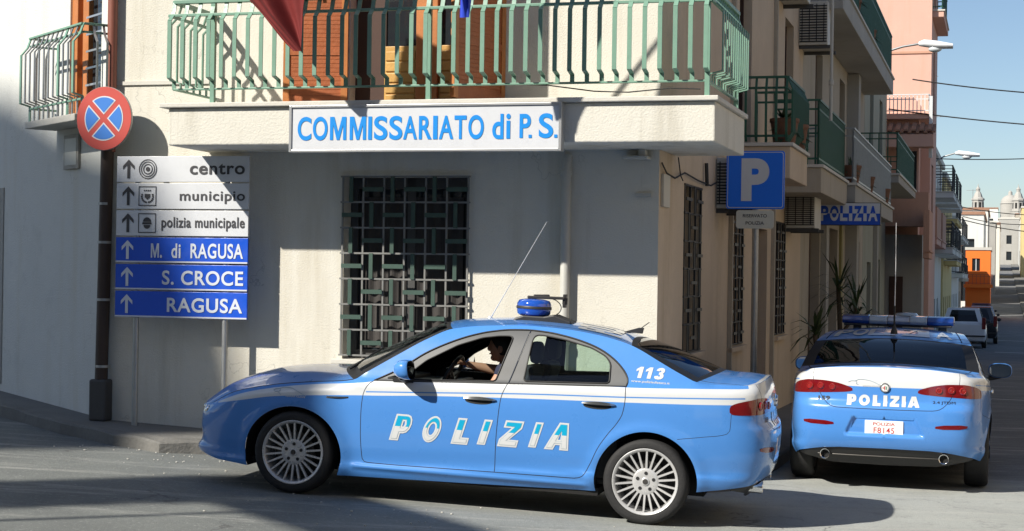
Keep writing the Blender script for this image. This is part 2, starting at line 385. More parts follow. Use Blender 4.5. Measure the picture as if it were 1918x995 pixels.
# ================================================================ police saloon (built once as code, used for both cars)
def pchip(xk, yk):
    xk = np.array(xk, float); yk = np.array(yk, float); h = np.diff(xk); d = np.diff(yk) / h; n = len(xk); m = np.zeros(n)
    for i in range(1, n - 1):
        if d[i - 1] * d[i] > 0:
            w1 = 2 * h[i] + h[i - 1]; w2 = h[i] + 2 * h[i - 1]; m[i] = (w1 + w2) / (w1 / d[i - 1] + w2 / d[i])
    m[0], m[-1] = d[0], d[-1]
    def f(x):
        x = np.clip(np.asarray(x, float), xk[0], xk[-1]); i = np.clip(np.searchsorted(xk, x) - 1, 0, n - 2)
        t = (x - xk[i]) / h[i]
        return (yk[i] * (1 + 2 * t) * (1 - t) ** 2 + m[i] * h[i] * t * (1 - t) ** 2 + yk[i + 1] * t * t * (3 - 2 * t) + m[i + 1] * h[i] * t * t * (t - 1))
    return f
PC = [(0, 0), (.006, .2), (.016, .38), (.036, .52), (.076, .63), (.14, .71), (.24, .772), (.40, .824), (.62, .861), (.95, .889), (1.4, .898), (2.0, .905), (2.7, .909),
      (3.3, .908), (3.65, .902), (3.95, .882), (4.18, .845), (4.32, .805), (4.415, .752), (4.475, .68), (4.512, .57), (4.538, .41), (4.553, .2), (4.558, 0)]
_pt = np.concatenate([[0], np.cumsum([math.dist(PC[i], PC[i + 1]) for i in range(len(PC) - 1)])])
_fx = pchip(_pt, [p[0] for p in PC]); _fy = pchip(_pt, [p[1] for p in PC])
_td = np.linspace(0, _pt[-1], 3000); _px = _fx(_td); _py = _fy(_td)
_sa = np.concatenate([[0], np.cumsum(np.hypot(np.diff(_px), np.diff(_py)))])
_sa = _sa - np.interp(2.3, _px, _sa) + 2.3
S0, S1 = _sa[0], _sa[-1]
_k = np.ones(61) / 61
_tx = np.gradient(_px, _sa); _ty = np.gradient(_py, _sa)
_tx = np.convolve(np.pad(_tx, 30, mode='edge'), _k, 'valid'); _ty = np.convolve(np.pad(_ty, 30, mode='edge'), _k, 'valid')
_nl = np.hypot(_tx, _ty); _ny = _tx / _nl * np.clip(_py / .12, 0, 1); _nx = np.sign(-_ty) * np.sqrt(np.maximum(0, 1 - _ny ** 2))
def sx(x): return float(np.interp(x, _px, _sa))                       # arc coordinate of a station along the side
_h0 = 1500
def sr(y): return float(np.interp(-y, -_py[_h0:], _sa[_h0:]))         # ... of a half width on the tail
def sfr(y): return float(np.interp(y, _py[:_h0], _sa[:_h0]))          # ... of a half width on the nose
_Sside = pchip([-.80, -.735, -.70, -.655, -.62, -.5, -.36, -.24, -.15, -.085, -.045, -.015, .012, .05, .15, .25, .33, .40, .45, .50],
               [.085, .040, .022, .012, .020, .006, -.001, 0, .004, .012, .017, .028, .058, .078, .118, .162, .205, .255, .305, .37])
_Srear = pchip([.15, .25, .33, .40, .46, .52, .60, .70, .745, .765, .785, .83, .93, .98, 1.05, 1.10, 1.14], [.20, .15, .075, .030, .010, .0, -.004, .0, .010, .026, .040, .047, .053, .060, .082, .108, .15])
_Sfront = pchip([.15, .22, .25, .28, .31, .36, .45, .55, .62, .66, .70], [.10, .055, .012, .004, .03, .045, .030, .035, .055, .08, .12])
ZT = [(sfr(0), .665), (sfr(.42), .635), (sx(.13), .615), (sx(.2), .632), (sx(.265), .664), (sx(.38), .72), (sx(.51), .76), (sx(.78), .815), (sx(1.044), .850), (sx(1.38), .893), (sx(1.468), .952), (1.70, 1.105), (1.9, 1.232),
      (2.085, 1.322), (2.39, 1.366), (2.69, 1.383), (2.96, 1.375), (3.22, 1.347), (3.42, 1.306), (3.5, 1.28), (3.7, 1.185), (3.88, 1.10), (3.985, 1.058), (sx(4.1), 1.046), (sx(4.3), 1.046), (sx(4.38), 1.052), (sr(.6), 1.072), (sr(.4), 1.09), (sr(0), 1.102)]
ztop = pchip([p[0] for p in ZT], [p[1] for p in ZT])
def smooth(a, b, x):
    t = np.clip((x - a) / (b - a), 0, 1); return t * t * (3 - 2 * t)
def skin(s, z, off=0.0):
    """half body surface: arc coordinate s from nose to tail, height z -> x (back), half width, z"""
    s = np.asarray(s, float); z = np.asarray(z, float)
    x = np.interp(s, _sa, _px); y = np.interp(s, _sa, _py); nx = np.interp(s, _sa, _nx); ny = np.interp(s, _sa, _ny)
    zb = .90 + .048 * (np.clip(x, 1.0, 4.3) - 1.55)
    sd_ = _Sside(z - zb)
    zt = ztop(s); rnd = (1 - smooth(sx(1.2), sx(1.5), s)) + smooth(3.95, sx(4.15), s)
    e = np.clip((z - (zt - .085)) / .085, 0, 1); sd_ = sd_ + rnd * .050 * e ** 2.2
    S = ny * ny * sd_ + nx * nx * np.where(nx > 0, _Srear(z), _Sfront(z))
    # flared wheel arches
    for cx, cz in ((.945, .30), (3.65, .30)):
        d = np.hypot((x - cx) / .40, (z - cz) / .385)
        S = S - .012 * ny * ny * np.exp(-((d - 1.0) / .13) ** 2)
    S = S - .013 * ny * ny * smooth(1.38, 1.46, x) * (1 - smooth(3.16, 3.26, x)) * np.exp(-((z - .247) / .018) ** 2)
    # number plate recess in the rear bumper
    S = S + .035 * np.where(nx > .5, 1, 0) * (1 - smooth(.235 + (.665 - np.clip(z, .49, .665)) * .5, .275 + (.665 - np.clip(z, .49, .665)) * .5, y)) * smooth(.485, .515, z) * (1 - smooth(.648, .662, z))
    S = S - off
    return x - nx * S, np.maximum(y - ny * S, 0), z
def skin_p(s, z, side, off=0.0):
    x, y, zz = skin(s, z, off); return (float(x), float(y) * side, float(zz))
def skin_n(s, z, side):
    e = 2e-3
    a = np.stack(skin(s + e, z)) - np.stack(skin(s - e, z)); b = np.stack(skin(s, z + e)) - np.stack(skin(s, z - e))
    n = np.cross(b.T, a.T); n /= np.maximum(np.linalg.norm(n, axis=1, keepdims=True), 1e-9)
    # outward: away from the axis
    x, y, zz = skin(s, z); c = np.stack([x - 2.3, y, zz * 0], 1); flip = (n * c).sum(1) < 0; n[flip] *= -1
    if side < 0: n[:, 1] *= -1
    return n
def inpoly(P, poly):
    x, y = P[:, 0], P[:, 1]; r = np.zeros(len(P), bool); n = len(poly)
    for i in range(n):
        x0, y0 = poly[i]; x1, y1 = poly[(i + 1) % n]
        c = (y0 > y) != (y1 > y)
        with np.errstate(divide='ignore', invalid='ignore'): r ^= c & (x < (x1 - x0) * (y - y0) / (y1 - y0 + 1e-15) + x0)
    return r
def dens(pts, step, closed=True):
    out = []; n = len(pts)
    for i in range(n if closed else n - 1):
        a = pts[i]; b = pts[(i + 1) % n]; k = max(1, int(math.ceil(math.dist(a, b) / step)))
        out += [(lerp(a[0], b[0], j / k), lerp(a[1], b[1], j / k)) for j in range(k)]
    if not closed: out.append(pts[-1])
    return out
def rounded(pts, it=2):
    for _ in range(it):
        q = []
        for i in range(len(pts)):
            a = pts[i]; b = pts[(i + 1) % len(pts)]
            q += [(a[0] * .75 + b[0] * .25, a[1] * .75 + b[1] * .25), (a[0] * .25 + b[0] * .75, a[1] * .25 + b[1] * .75)]
        pts = q
    return pts
def curve(pts, step=.03):                                              # open smooth polyline through points
    t = np.concatenate([[0], np.cumsum([max(1e-4, math.dist(pts[i], pts[i + 1])) for i in range(len(pts) - 1)])])
    fx = pchip(t, [p[0] for p in pts]); fy = pchip(t, [p[1] for p in pts]); n = max(2, int(t[-1] / step)); tt = np.linspace(0, t[-1], n + 1)
    return list(zip(fx(tt).tolist(), fy(tt).tolist()))
def strip(pts, w):
    a = []; b = []
    for i in range(len(pts)):
        p = pts[max(0, i - 1)]; q = pts[min(len(pts) - 1, i + 1)]; dx, dy = q[0] - p[0], q[1] - p[1]; l = math.hypot(dx, dy)
        nx, ny = -dy / l * w / 2, dx / l * w / 2
        a.append((pts[i][0] + nx, pts[i][1] + ny)); b.append((pts[i][0] - nx, pts[i][1] - ny))
    return a + b[::-1]
def arch(cx, cz, rx, rz, z0, z1, n=40):                                # from the front foot over the top to the rear foot
    a0 = math.pi - math.asin(max(-1, min(1, (z0 - cz) / rz))); a1 = math.asin(max(-1, min(1, (z1 - cz) / rz)))
    return [(cx + rx * math.cos(lerp(a0, a1, i / n)), cz + rz * math.sin(lerp(a0, a1, i / n))) for i in range(n + 1)]
ARF = arch(.943, .300, .392, .362, .180, .166); ARR = arch(3.652, .300, .378, .378, .212, .262)
BOTTOM = [(S0, .25), (sfr(.3), .25), (sfr(.5), .245), (sx(.13), .235), (sx(.3), .20)] + ARF + [(2.3, .188)] + ARR + [(sx(4.18), .285), (sx(4.34), .312), (sr(.7), .335), (sr(.55), .358), (sr(.4), .37), (S1, .375)]
DLO = [(1.548, .900), (1.737, 1.004), (1.916, 1.132), (2.112, 1.232), (2.25, 1.285), (2.39, 1.322), (2.55, 1.345), (2.69, 1.351), (2.83, 1.344), (2.964, 1.325), (3.09, 1.298), (3.216, 1.258), (3.32, 1.205), (3.41, 1.135), (3.462, 1.07), (3.476, 1.03), (3.468, .992)]
DLO = curve(DLO, .03) + [(2.573, .950), (2.0, .922)]
FWIN = [(1.640, .925), (1.826, .985), (1.928, 1.075), (2.155, 1.205), (2.336, 1.272), (2.46, 1.293), (2.545, 1.298), (2.566, 1.288), (2.563, 1.262), (2.482, .962), (2.0, .935)]
RWIN = [(2.694, .976), (2.722, 1.29), (2.745, 1.318), (2.80, 1.319), (2.968, 1.298), (3.176, 1.252), (3.29, 1.20), (3.332, 1.15), (3.338, 1.006)]
BGAP = curve([(2.527, .292), (2.527, .5), (2.534, .72), (2.545, .845), (2.585, .958), (2.640, 1.15), (2.692, 1.349)])
FGAP = curve([(1.57, .915), (1.51, .865), (1.480, .79), (1.474, .68), (1.480, .5), (1.493, .36), (1.503, .30), (1.53, .283), (1.7, .281), (2.1, .286), (2.527, .292)])
RGAP = curve([(2.527, .292), (2.9, .295), (3.13, .297), (3.18, .312), (3.237, .406), (3.29, .53), (3.361, .643), (3.42, .722), (3.458, .80), (3.470, .90), (3.466, .993)])
FDOOR = FGAP + BGAP[1:] + [(2.55, 1.40), (2.2, 1.33), (1.85, 1.15)]
RDOOR = RGAP + [(3.50, 1.03), (3.40, 1.22), (3.0, 1.36), (2.75, 1.40)] + BGAP[::-1][1:-1]
GAPS = [strip(FGAP, .006), strip(BGAP, .006), strip(RGAP, .006),
        strip(curve([(3.865, .640), (sx(4.05), .668), (sx(4.215), .700), (sx(4.235), .72), (sx(4.242), .845)]), .004),
        strip(curve([(sr(.60), .87), (sr(.555), .80), (sr(.47), .738), (sr(.42), .728), (sr(.2), .725), (S1 + .0, .724)]), .006),
        strip(curve([(sr(.66), .962), (sr(.67), 1.01), (sr(.685), 1.06)]), .006),
        strip(curve([(sx(1.37), .75), (sx(1.40), .80), (sx(1.47), .80)]), .0001)][:6]
STRIPE_T = [(sx(.265), .642), (sx(.51), .733), (sx(.782), .794), (sx(1.044), .834), (1.474, .880), (1.60, .905), (2.6, .957), (3.40, .985), (3.483, .987), (3.959, 1.010), (sx(4.30), 1.026), (sx(4.385), 1.031)]
STRIPE_B = [(sx(.27), .632), (sx(.522), .68), (sx(.752), .723), (sx(1.06), .754), (1.469, .784), (1.56, .789), (1.976, .817), (2.79, .855), (3.426, .877), (sx(4.232), .910), (sx(4.36), .918), (sr(.62), .925), (sr(.3), .920), (S1, .918)]
STRIPE = curve(STRIPE_T) + [(sx(4.40), 1.055), (sr(.63), 1.066), (sr(.4), 1.085), (S1, 1.095)] + curve(STRIPE_B)[::-1]
LINE = strip(curve([(1.50, .813), (1.974, .841), (2.788, .889), (3.424, .914), (3.968, .942), (sx(4.339), .961)]), .0095)
TAIL = curve([(sx(4.246), .842), (sx(4.230), .852), (sx(4.226), .875), (sx(4.231), .899), (sx(4.252), .914), (sx(4.31), .934), (sx(4.40), .953), (sr(.70), .964), (sr(.58), .963), (sr(.45), .949), (sr(.35), .924), (sr(.29), .898), (sr(.285), .884), (sr(.31), .872), (sr(.40), .862), (sr(.6), .850), (sx(4.40), .842), (sx(4.28), .839), (sx(4.246), .842)], .025)[:-1]
HEAD = rounded([(sfr(.40), .560), (sfr(.42), .605), (sx(.15), .598), (sx(.215), .618), (sx(.225), .60), (sx(.16), .548)], 1)
REFL = rounded([(sr(.44), .565), (sr(.445), .602), (sr(.72), .612), (sr(.71), .572)], 1)


HV = {'P': [[(0, 0), (.51, 0), (.51, .28), (.66, .28), (.84, .33), (.96, .46), (1, .64), (.96, .82), (.84, .95), (.66, 1), (0, 1)], [(.51, .54), (.51, .74), (.58, .74), (.62, .64), (.58, .54)]],
      'L': [[(0, 0), (1, 0), (1, .27), (.55, .27), (.55, 1), (0, 1)]], 'I': [[(0, 0), (1, 0), (1, 1), (0, 1)]],
      'Z': [[(0, 0), (1, 0), (1, .28), (.52, .28), (1, .72), (1, 1), (.05, 1), (.05, .72), (.46, .72), (0, .28)]],
      'A': [[(0, 0), (.37, 0), (.42, .18), (.60, .18), (.63, 0), (1, 0), (.70, 1), (.32, 1)], [(.455, .38), (.505, .66), (.555, .38)]],
      'O': [[(.5 + .5 * math.cos(2 * math.pi * k / 32), .5 + .5 * math.sin(2 * math.pi * k / 32)) for k in range(32)], [(.5 + .17 * math.cos(-2 * math.pi * k / 20), .5 + .22 * math.sin(-2 * math.pi * k / 20)) for k in range(20)]],
      'M': [[(0, 0), (.19, 0), (.19, .66), (.42, 0), (.58, 0), (.81, .66), (.81, 0), (1, 0), (1, 1), (.74, 1), (.5, .33), (.26, 1), (0, 1)]],
      '1': [[(.42, 0), (1, 0), (1, 1), (.52, 1), (.0, .78), (.0, .58), (.42, .68)]],
      '3': [[(.0, .26), (.06, .10), (.22, .01), (.5, -.02), (.8, .02), (.97, .14), (1, .29), (.93, .43), (.80, .51), (.91, .60), (.96, .74), (.90, .89), (.74, .99), (.5, 1.02), (.24, .98), (.08, .88), (.03, .74), (.40, .70), (.43, .78), (.52, .79), (.58, .73), (.55, .64), (.40, .61), (.40, .42), (.53, .40), (.60, .31), (.55, .22), (.47, .22), (.41, .31)]]}
def loop_in(lp, d):
    """move a loop d to the left of its direction (into the letter)"""
    n = len(lp); out = []
    for i in range(n):
        p0, p, p1_ = Vector(lp[i - 1]), Vector(lp[i]), Vector(lp[(i + 1) % n]); a = (p - p0).normalized(); b = (p1_ - p).normalized()
        na, nb = Vector((-a.y, a.x)), Vector((-b.y, b.x)); m = na + nb; k = max(.35, 1 + na.dot(nb)); q_ = p + m * (d / k); out.append((q_.x, q_.y))
    return out
def fill(loops, step=.03, cutz=None):
    pts = []; ed = []
    for lp in loops:
        lp = dens(lp, step); b = len(pts); pts += lp; ed += [(b + i, b + (i + 1) % len(lp)) for i in range(len(lp))]
    xs = [p[0] for p in pts]; ys = [p[1] for p in pts]
    if cutz is not None: b = len(pts); pts += [(min(xs) - .01, cutz), (max(xs) + .01, cutz)]; ed.append((b, b + 1))
    g = np.array([(x, y) for x in np.arange(min(xs), max(xs), step) for y in np.arange(min(ys), max(ys), step)]) + 1e-4
    pts += [tuple(p) for p in g]
    v, e, f, *_ = delaunay_2d_cdt([Vector(p) for p in pts], ed, [], 0, 1e-6)
    P = np.array([(p.x, p.y) for p in v]); F = np.array([tuple(t) for t in f if len(t) == 3]); C = P[F].mean(1); k = np.zeros(len(C), bool)
    for lp in loops: k ^= inpoly(C, lp)
    return P, F[k], C[k]
def heavy(mb, ch, box, fn, mi=0, shear=0.0, inset=0.0, cutz=None, flip=False, step=.03):
    a0, a1, b0, b1 = box; k = shear
    lps = [[(a0 + (a1 - a0) * ((1 - k) * x + k * y), b0 + (b1 - b0) * y) for x, y in lp] for lp in HV[ch]]
    if inset: lps = [loop_in(lp, inset) for lp in lps]
    P, F, C = fill(lps, step, cutz)
    b = len(mb.v); mb.v += [tuple(fn(*p)) for p in P]; mb.f += [tuple(int(i) + b for i in t) for t in F]
    mb.m += [mi(*c) if callable(mi) else mi for c in C]

def car_mats():
    m = {}
    blue = mk('police_light_blue', (.074, .252, .65), .3, coat=.85, spec=.35, var=.04, vscale=2, rvar=.04)
    white = mk('police_white', (.64, .66, .67), .3, coat=.8, var=.04, vscale=2)
    gap = mk('panel_gap', (.012, .02, .04), .8, var=0)
    m['blue'] = two_sided(blue, (.012, .012, .014)); m['white'] = two_sided(white, (.012, .012, .014)); m['gap'] = gap
    m['frame'] = two_sided(mk('window_surround_grey', (.12, .123, .123), .42, coat=.3, var=.06, vscale=3), (.015, .015, .015))
    m['cyan'] = mk('livery_cyan', (.0, .36, .60), .4, var=.03); m['seal'] = mk('rubber_seal', (.012, .012, .012), .5, var=0)
    m['glass'] = glassmat('car_side_glass', (.70, .82, .76)); m['dglass'] = glassmat('car_rear_glass', (.22, .27, .27))
    m['wglass'] = glassmat('car_windscreen', (.62, .70, .66))
    m['red'] = mk('tail_light_red', (.17, .005, .007), .12, coat=1.0, var=.12, vscale=9)
    m['lens'] = mk('tail_light_lens', (.30, .018, .016), .1, coat=1.0, var=.2, vscale=20)
    m['clear'] = mk('headlight_clear', (.55, .62, .68), .08, metal=.6, coat=1.0, var=.2, vscale=20)
    m['tyre'] = mk('tyre_rubber', (.022, .022, .023), .75, var=.25, vscale=8, bump=.2, bscale=40)
    m['alloy'] = mk('silver_alloy', (.60, .60, .60), .3, metal=.3, var=.08, vscale=8, rvar=.08)
    m['chrome'] = mk('chrome', (.75, .76, .78), .12, metal=1.0, var=.05)
    m['plastic'] = mk('black_plastic', (.022, .022, .023), .5, var=.1, vscale=6)
    m['trim'] = mk('interior_trim', (.028, .030, .031), .7, var=.2, vscale=4)
    m['seatcloth'] = mk('seat_cloth', (.035, .04, .05), .9, var=.2, vscale=8)
    m['lamp'] = mk('blue_beacon', (.012, .09, .50), .08, coat=1.0, var=.25, vscale=14, spec=.9)
    m['lampclear'] = mk('clear_beacon_lens', (.42, .50, .55), .12, coat=1.0, var=.3, vscale=10)
    m['mirror'] = mk('mirror_glass', (.8, .82, .84), .03, metal=1.0, var=0)
    m['platewhite'] = mk('plate_white', (.82, .82, .80), .5, var=.04)
    m['platered'] = mk('plate_red', (.50, .03, .03), .5, var=.04)
    m['outline'] = mk('letter_outline_grey', (.36, .46, .54), .5, var=.04)
    m['underside'] = mk('car_underside', (.012, .012, .012), .9, var=.1)
    m['disc'] = mk('brake_disc', (.09, .085, .08), .5, metal=.6, var=.2, vscale=8)
    return m
CM = car_mats()

def skin_side(root, side, open_front):
    """one half of the bodywork, cut along every shut line, window and livery edge"""
    step = .034; cons = []
    top = [(s, float(ztop(s))) for s in np.concatenate([np.linspace(S0, sx(.25), 26), np.arange(sx(.25) + .03, sx(4.2), .03), np.linspace(sx(4.2), S1, 30)])]
    outer = dens(BOTTOM, .03, False) + dens([BOTTOM[-1], top[-1]], .026, False)[1:] + top[::-1][1:] + dens([top[0], BOTTOM[0]], .026, False)[1:-1]
    loops = [outer, dens(DLO, .03), dens(rounded(dens(FWIN, .05), 2), .02), dens(rounded(dens(RWIN, .07), 2), .02), dens(STRIPE, .04), dens(LINE, .06), TAIL, dens(HEAD, .03), dens(REFL, .03)] + [dens(g, .05) for g in GAPS]
    fw, rw = loops[2], loops[3]
    pts = []; edges = []
    for lp in loops:
        b = len(pts); pts += lp; edges += [(b + i, b + (i + 1) % len(lp)) for i in range(len(lp))]
    ss = np.concatenate([np.arange(S0 + .01, sx(.3), .026), np.arange(sx(.3), sx(4.15), step), np.arange(sx(4.15), S1, .024)])
    g = np.array([(s + (.5 * step if j % 2 else 0) * .6, z) for j, z in enumerate(np.arange(.18, 1.39, .0285)) for s in ss])
    g = g[inpoly(g, outer)]
    pts += [tuple(p) for p in g]
    v, e, f, *_ = delaunay_2d_cdt([Vector(p) for p in pts], edges, [], 0, 1e-5)
    P = np.array([(p.x, p.y) for p in v]); F = np.array([tuple(q) for q in f if len(q) == 3])
    C = P[F].mean(1); A = np.abs(np.cross(P[F[:, 1]] - P[F[:, 0]], P[F[:, 2]] - P[F[:, 0]]))
    keep = inpoly(C, outer) & (A > 1e-9); F = F[keep]; C = C[keep]
    dlo = inpoly(C, loops[1]); fwin = inpoly(C, fw); rwin = inpoly(C, rw)
    strp = inpoly(C, loops[4]) & ~inpoly(C, loops[5]); tail = inpoly(C, TAIL); head = inpoly(C, loops[7]); refl = inpoly(C, loops[8])
    gap = np.zeros(len(C), bool)
    for q in loops[9:]: gap |= inpoly(C, q)
    fd = inpoly(C, FDOOR); rd = inpoly(C, RDOOR)
    X, Y, Z = skin(P[:, 0], P[:, 1]); XYZ = np.stack([X, Y * side, Z], 1); N = skin_n(P[:, 0], P[:, 1], side)
    cat = np.where(fwin | rwin, 1, np.where(gap, 0, np.where(dlo, 2, np.where(tail, 3, np.where(head, 4, np.where(refl, 5, np.where(fd, 6, np.where(rd, 7, 0))))))))
    mi = np.where(gap, 2, np.where(strp, 1, 0))
    res = {}
    def emit(sel, mats, name, midx=None, off=0.0):
        idx = np.where(sel)[0]
        if not len(idx): return None
        used = np.unique(F[idx]); mp = -np.ones(len(P), int); mp[used] = np.arange(len(used))
        q = MB(); pos = XYZ[used] + N[used] * off
        fl = [tuple(mp[t]) for t in F[idx]]
        # orientation
        t = F[idx[0]]; nn = np.cross(XYZ[t[1]] - XYZ[t[0]], XYZ[t[2]] - XYZ[t[0]])
        if np.dot(nn, N[t[0]]) < 0: fl = [tuple(reversed(a)) for a in fl]
        q.v = [tuple(p) for p in pos]; q.f = fl; q.m = [int(k) for k in (midx[idx] if midx is not None else np.zeros(len(idx)))]
        nm = [tuple(k) for k in N[used]]
        if name is None: return q, nm
        return q.build(name, mats, root, smooth=180, normals=nm)
    res['body'] = emit(cat == 0, None, None, mi)
    res['door'] = emit(cat == 6, [CM['blue'], CM['white'], CM['gap']], 'door', mi)
    res['rdoor'] = emit(cat == 7, [CM['blue'], CM['white'], CM['gap']], 'door', mi)
    res['frame'] = emit(cat == 2, [CM['frame']], 'window_surround', off=-.004)
    if not open_front: res['fglass'] = emit(fwin, [CM['glass']], 'side_window', off=-.012)
    res['rglass'] = emit(rwin, [CM['glass']], 'side_window', off=-.012)
    res['tail'] = emit(cat == 3, [CM['red']], 'tail_light', off=.002)
    res['head'] = emit(cat == 4, [CM['clear']], 'headlight')
    res['refl'] = emit(cat == 5, [CM['red']], 'reflector', off=.002)
    # rubber lines round the glass
    q = MB()
    for lp, w_ in ((rw, .006), (fw, .006), (loops[1], .007)):
        q.tube([skin_p(a, b, side, -.002) for a, b in lp] + [skin_p(*lp[0], side, -.002)], w_, 6, cap=False)
    q.build('window_seal', CM['seal'], root, smooth=180)
    return res

def coons(c0, c1, d0, d1):
    def f(u, v):
        a = c0(u) * (1 - v) + c1(u) * v; b = d0(v) * (1 - u) + d1(v) * u
        k = c0(0) * (1 - u) * (1 - v) + c0(1) * u * (1 - v) + c1(0) * (1 - u) * v + c1(1) * u * v
        return a + b - k
    return f
def edge_pt(s, side):
    return np.array(skin_p(s, float(ztop(s)), side))
def edge_curve(sa, sb, side):
    return lambda v: edge_pt(lerp(sa, sb, v), side)
def cross(s, bx, bz):                                                   # a line across the car between both edge points
    L = edge_pt(s, -1); Rr = edge_pt(s, 1)
    def f(u):
        k = 1 - (2 * u - 1) ** 2; p = L * (1 - u) + Rr * u; return p + np.array([bx * k, 0, bz * k])
    return f
def nose_edge(sa, front):                                               # from left corner round the nose (or tail) to the right corner
    end = S0 if front else S1
    def f(u):
        if u <= .5: return edge_pt(lerp(sa, end, u * 2), -1)
        return edge_pt(lerp(end, sa, u * 2 - 1), 1)
    return f
def patch(mb, f, nu, nv, uv=None, matfn=None):
    us = np.linspace(0, 1, nu + 1); vs_ = np.linspace(0, 1, nv + 1)
    if uv: us = np.unique(np.concatenate([us, uv[0]])); vs_ = np.unique(np.concatenate([vs_, uv[1]]))
    vs = [tuple(f(a, b)) for b in vs_ for a in us]; n = len(us)
    e = 1e-3
    fs = []; ms = []
    for j in range(len(vs_) - 1):
        for i in range(n - 1):
            fs.append((j * n + i, j * n + i + 1, (j + 1) * n + i + 1, (j + 1) * n + i)); ms.append(matfn((us[i] + us[i + 1]) / 2, (vs_[j] + vs_[j + 1]) / 2) if matfn else 0)
    # face up
    a, b, c = (np.array(vs[k]) for k in fs[len(fs) // 2][:3])
    if np.cross(b - a, c - a)[2] < 0: fs = [tuple(reversed(q)) for q in fs]
    b0 = len(mb.v); mb.v += vs; mb.f += [tuple(k + b0 for k in q) for q in fs]; mb.m += ms
    return mb
def wheel(root, x, side, spokes=22):
    wh = MB(); y0 = side * .79
    Rt = .315; h = .107
    prof = [(.238, -h * .78), (.250, -h * .96), (.280, -h), (.300, -h * .90), (.311, -h * .70), (Rt, -h * .45), (Rt, h * .45), (.311, h * .70), (.300, h * .90), (.280, h), (.250, h * .96), (.238, h * .78)]
    wh.lathe(prof, 56, 'y')
    for k in range(3):                                                  # tread grooves stand out as dark rings
        pass
    t = wh.build('tyre', CM['tyre'], None, smooth=40, fixn=True)
    r = MB(); f = side * 1.0
    out = h * .93 * f
    r.lathe([(.242, out * .92), (.244, out), (.240, out * 1.03), (.230, out * 1.0), (.222, out * .92), (.219, out * .7), (.214, out * .3), (.210, -out)], 56, 'y')
    hub = out * .72
    r.lathe([(.100, hub - .020 * f), (.097, hub), (.085, hub + .006 * f), (.05, hub + .004 * f), (.0, hub + .004 * f)], 40, 'y')
    for k in range(spokes):
        a = 2 * math.pi * (k + .5) / spokes; ca, sa = math.cos(a), math.sin(a); ta, tb = -sa, ca
        def P(rad, tw, yy): return (rad * ca + tw * ta, yy, rad * sa + tw * tb)
        w0, w1 = .0052, .0064
        vs = [P(.088, -w0 * 1.5, hub), P(.088, w0 * 1.5, hub), P(.226, w1, out * .93), P(.226, -w1, out * .93), P(.088, -w0 * 1.5, hub - .022 * f), P(.088, w0 * 1.5, hub - .022 * f), P(.226, w1, out * .70), P(.226, -w1, out * .70)]
        r.add(vs, [(0, 1, 2, 3), (4, 7, 6, 5), (0, 4, 5, 1), (1, 5, 6, 2), (2, 6, 7, 3), (3, 7, 4, 0)])
    rim = r.build('rim', CM['alloy'], None, smooth=45, fixn=True)
    b = MB(); b.lathe([(0, hub - .05 * f), (.15, hub - .05 * f), (.152, hub - .075 * f)], 40, 'y', mi=0)
    for k in range(5):
        a = 2 * math.pi * k / 5 + .3; b.lathe([(0, hub + .0075 * f), (.013, hub + .0075 * f), (.013, hub - .01 * f)], 12, 'y', (.062 * math.cos(a), 0, .062 * math.sin(a)), 1)
    b.lathe([(0, -out), (.215, -out), (.215, -out * .3)], 40, 'y', mi=1)
    disc = b.build('brake_disc', [CM['disc'], CM['plastic']], None, smooth=40, fixn=True)
    c = MB(); c.lathe([(0, hub + .013 * f), (.022, hub + .012 * f), (.030, hub + .008 * f), (.031, hub)], 24, 'y')
    c.lathe([(0, hub + .0145 * f), (.020, hub + .0138 * f)], 24, 'y', mi=1)
    cap = c.build('hub_cap', [CM['alloy'], CM['disc']], None, smooth=40)
    wt = bpy.data.objects.new('wheel', None); COL.objects.link(wt); wt.parent = root; wt.location = (x, y0, .312)
    for o in (t, rim, disc, cap): o.parent = wt
    return wt

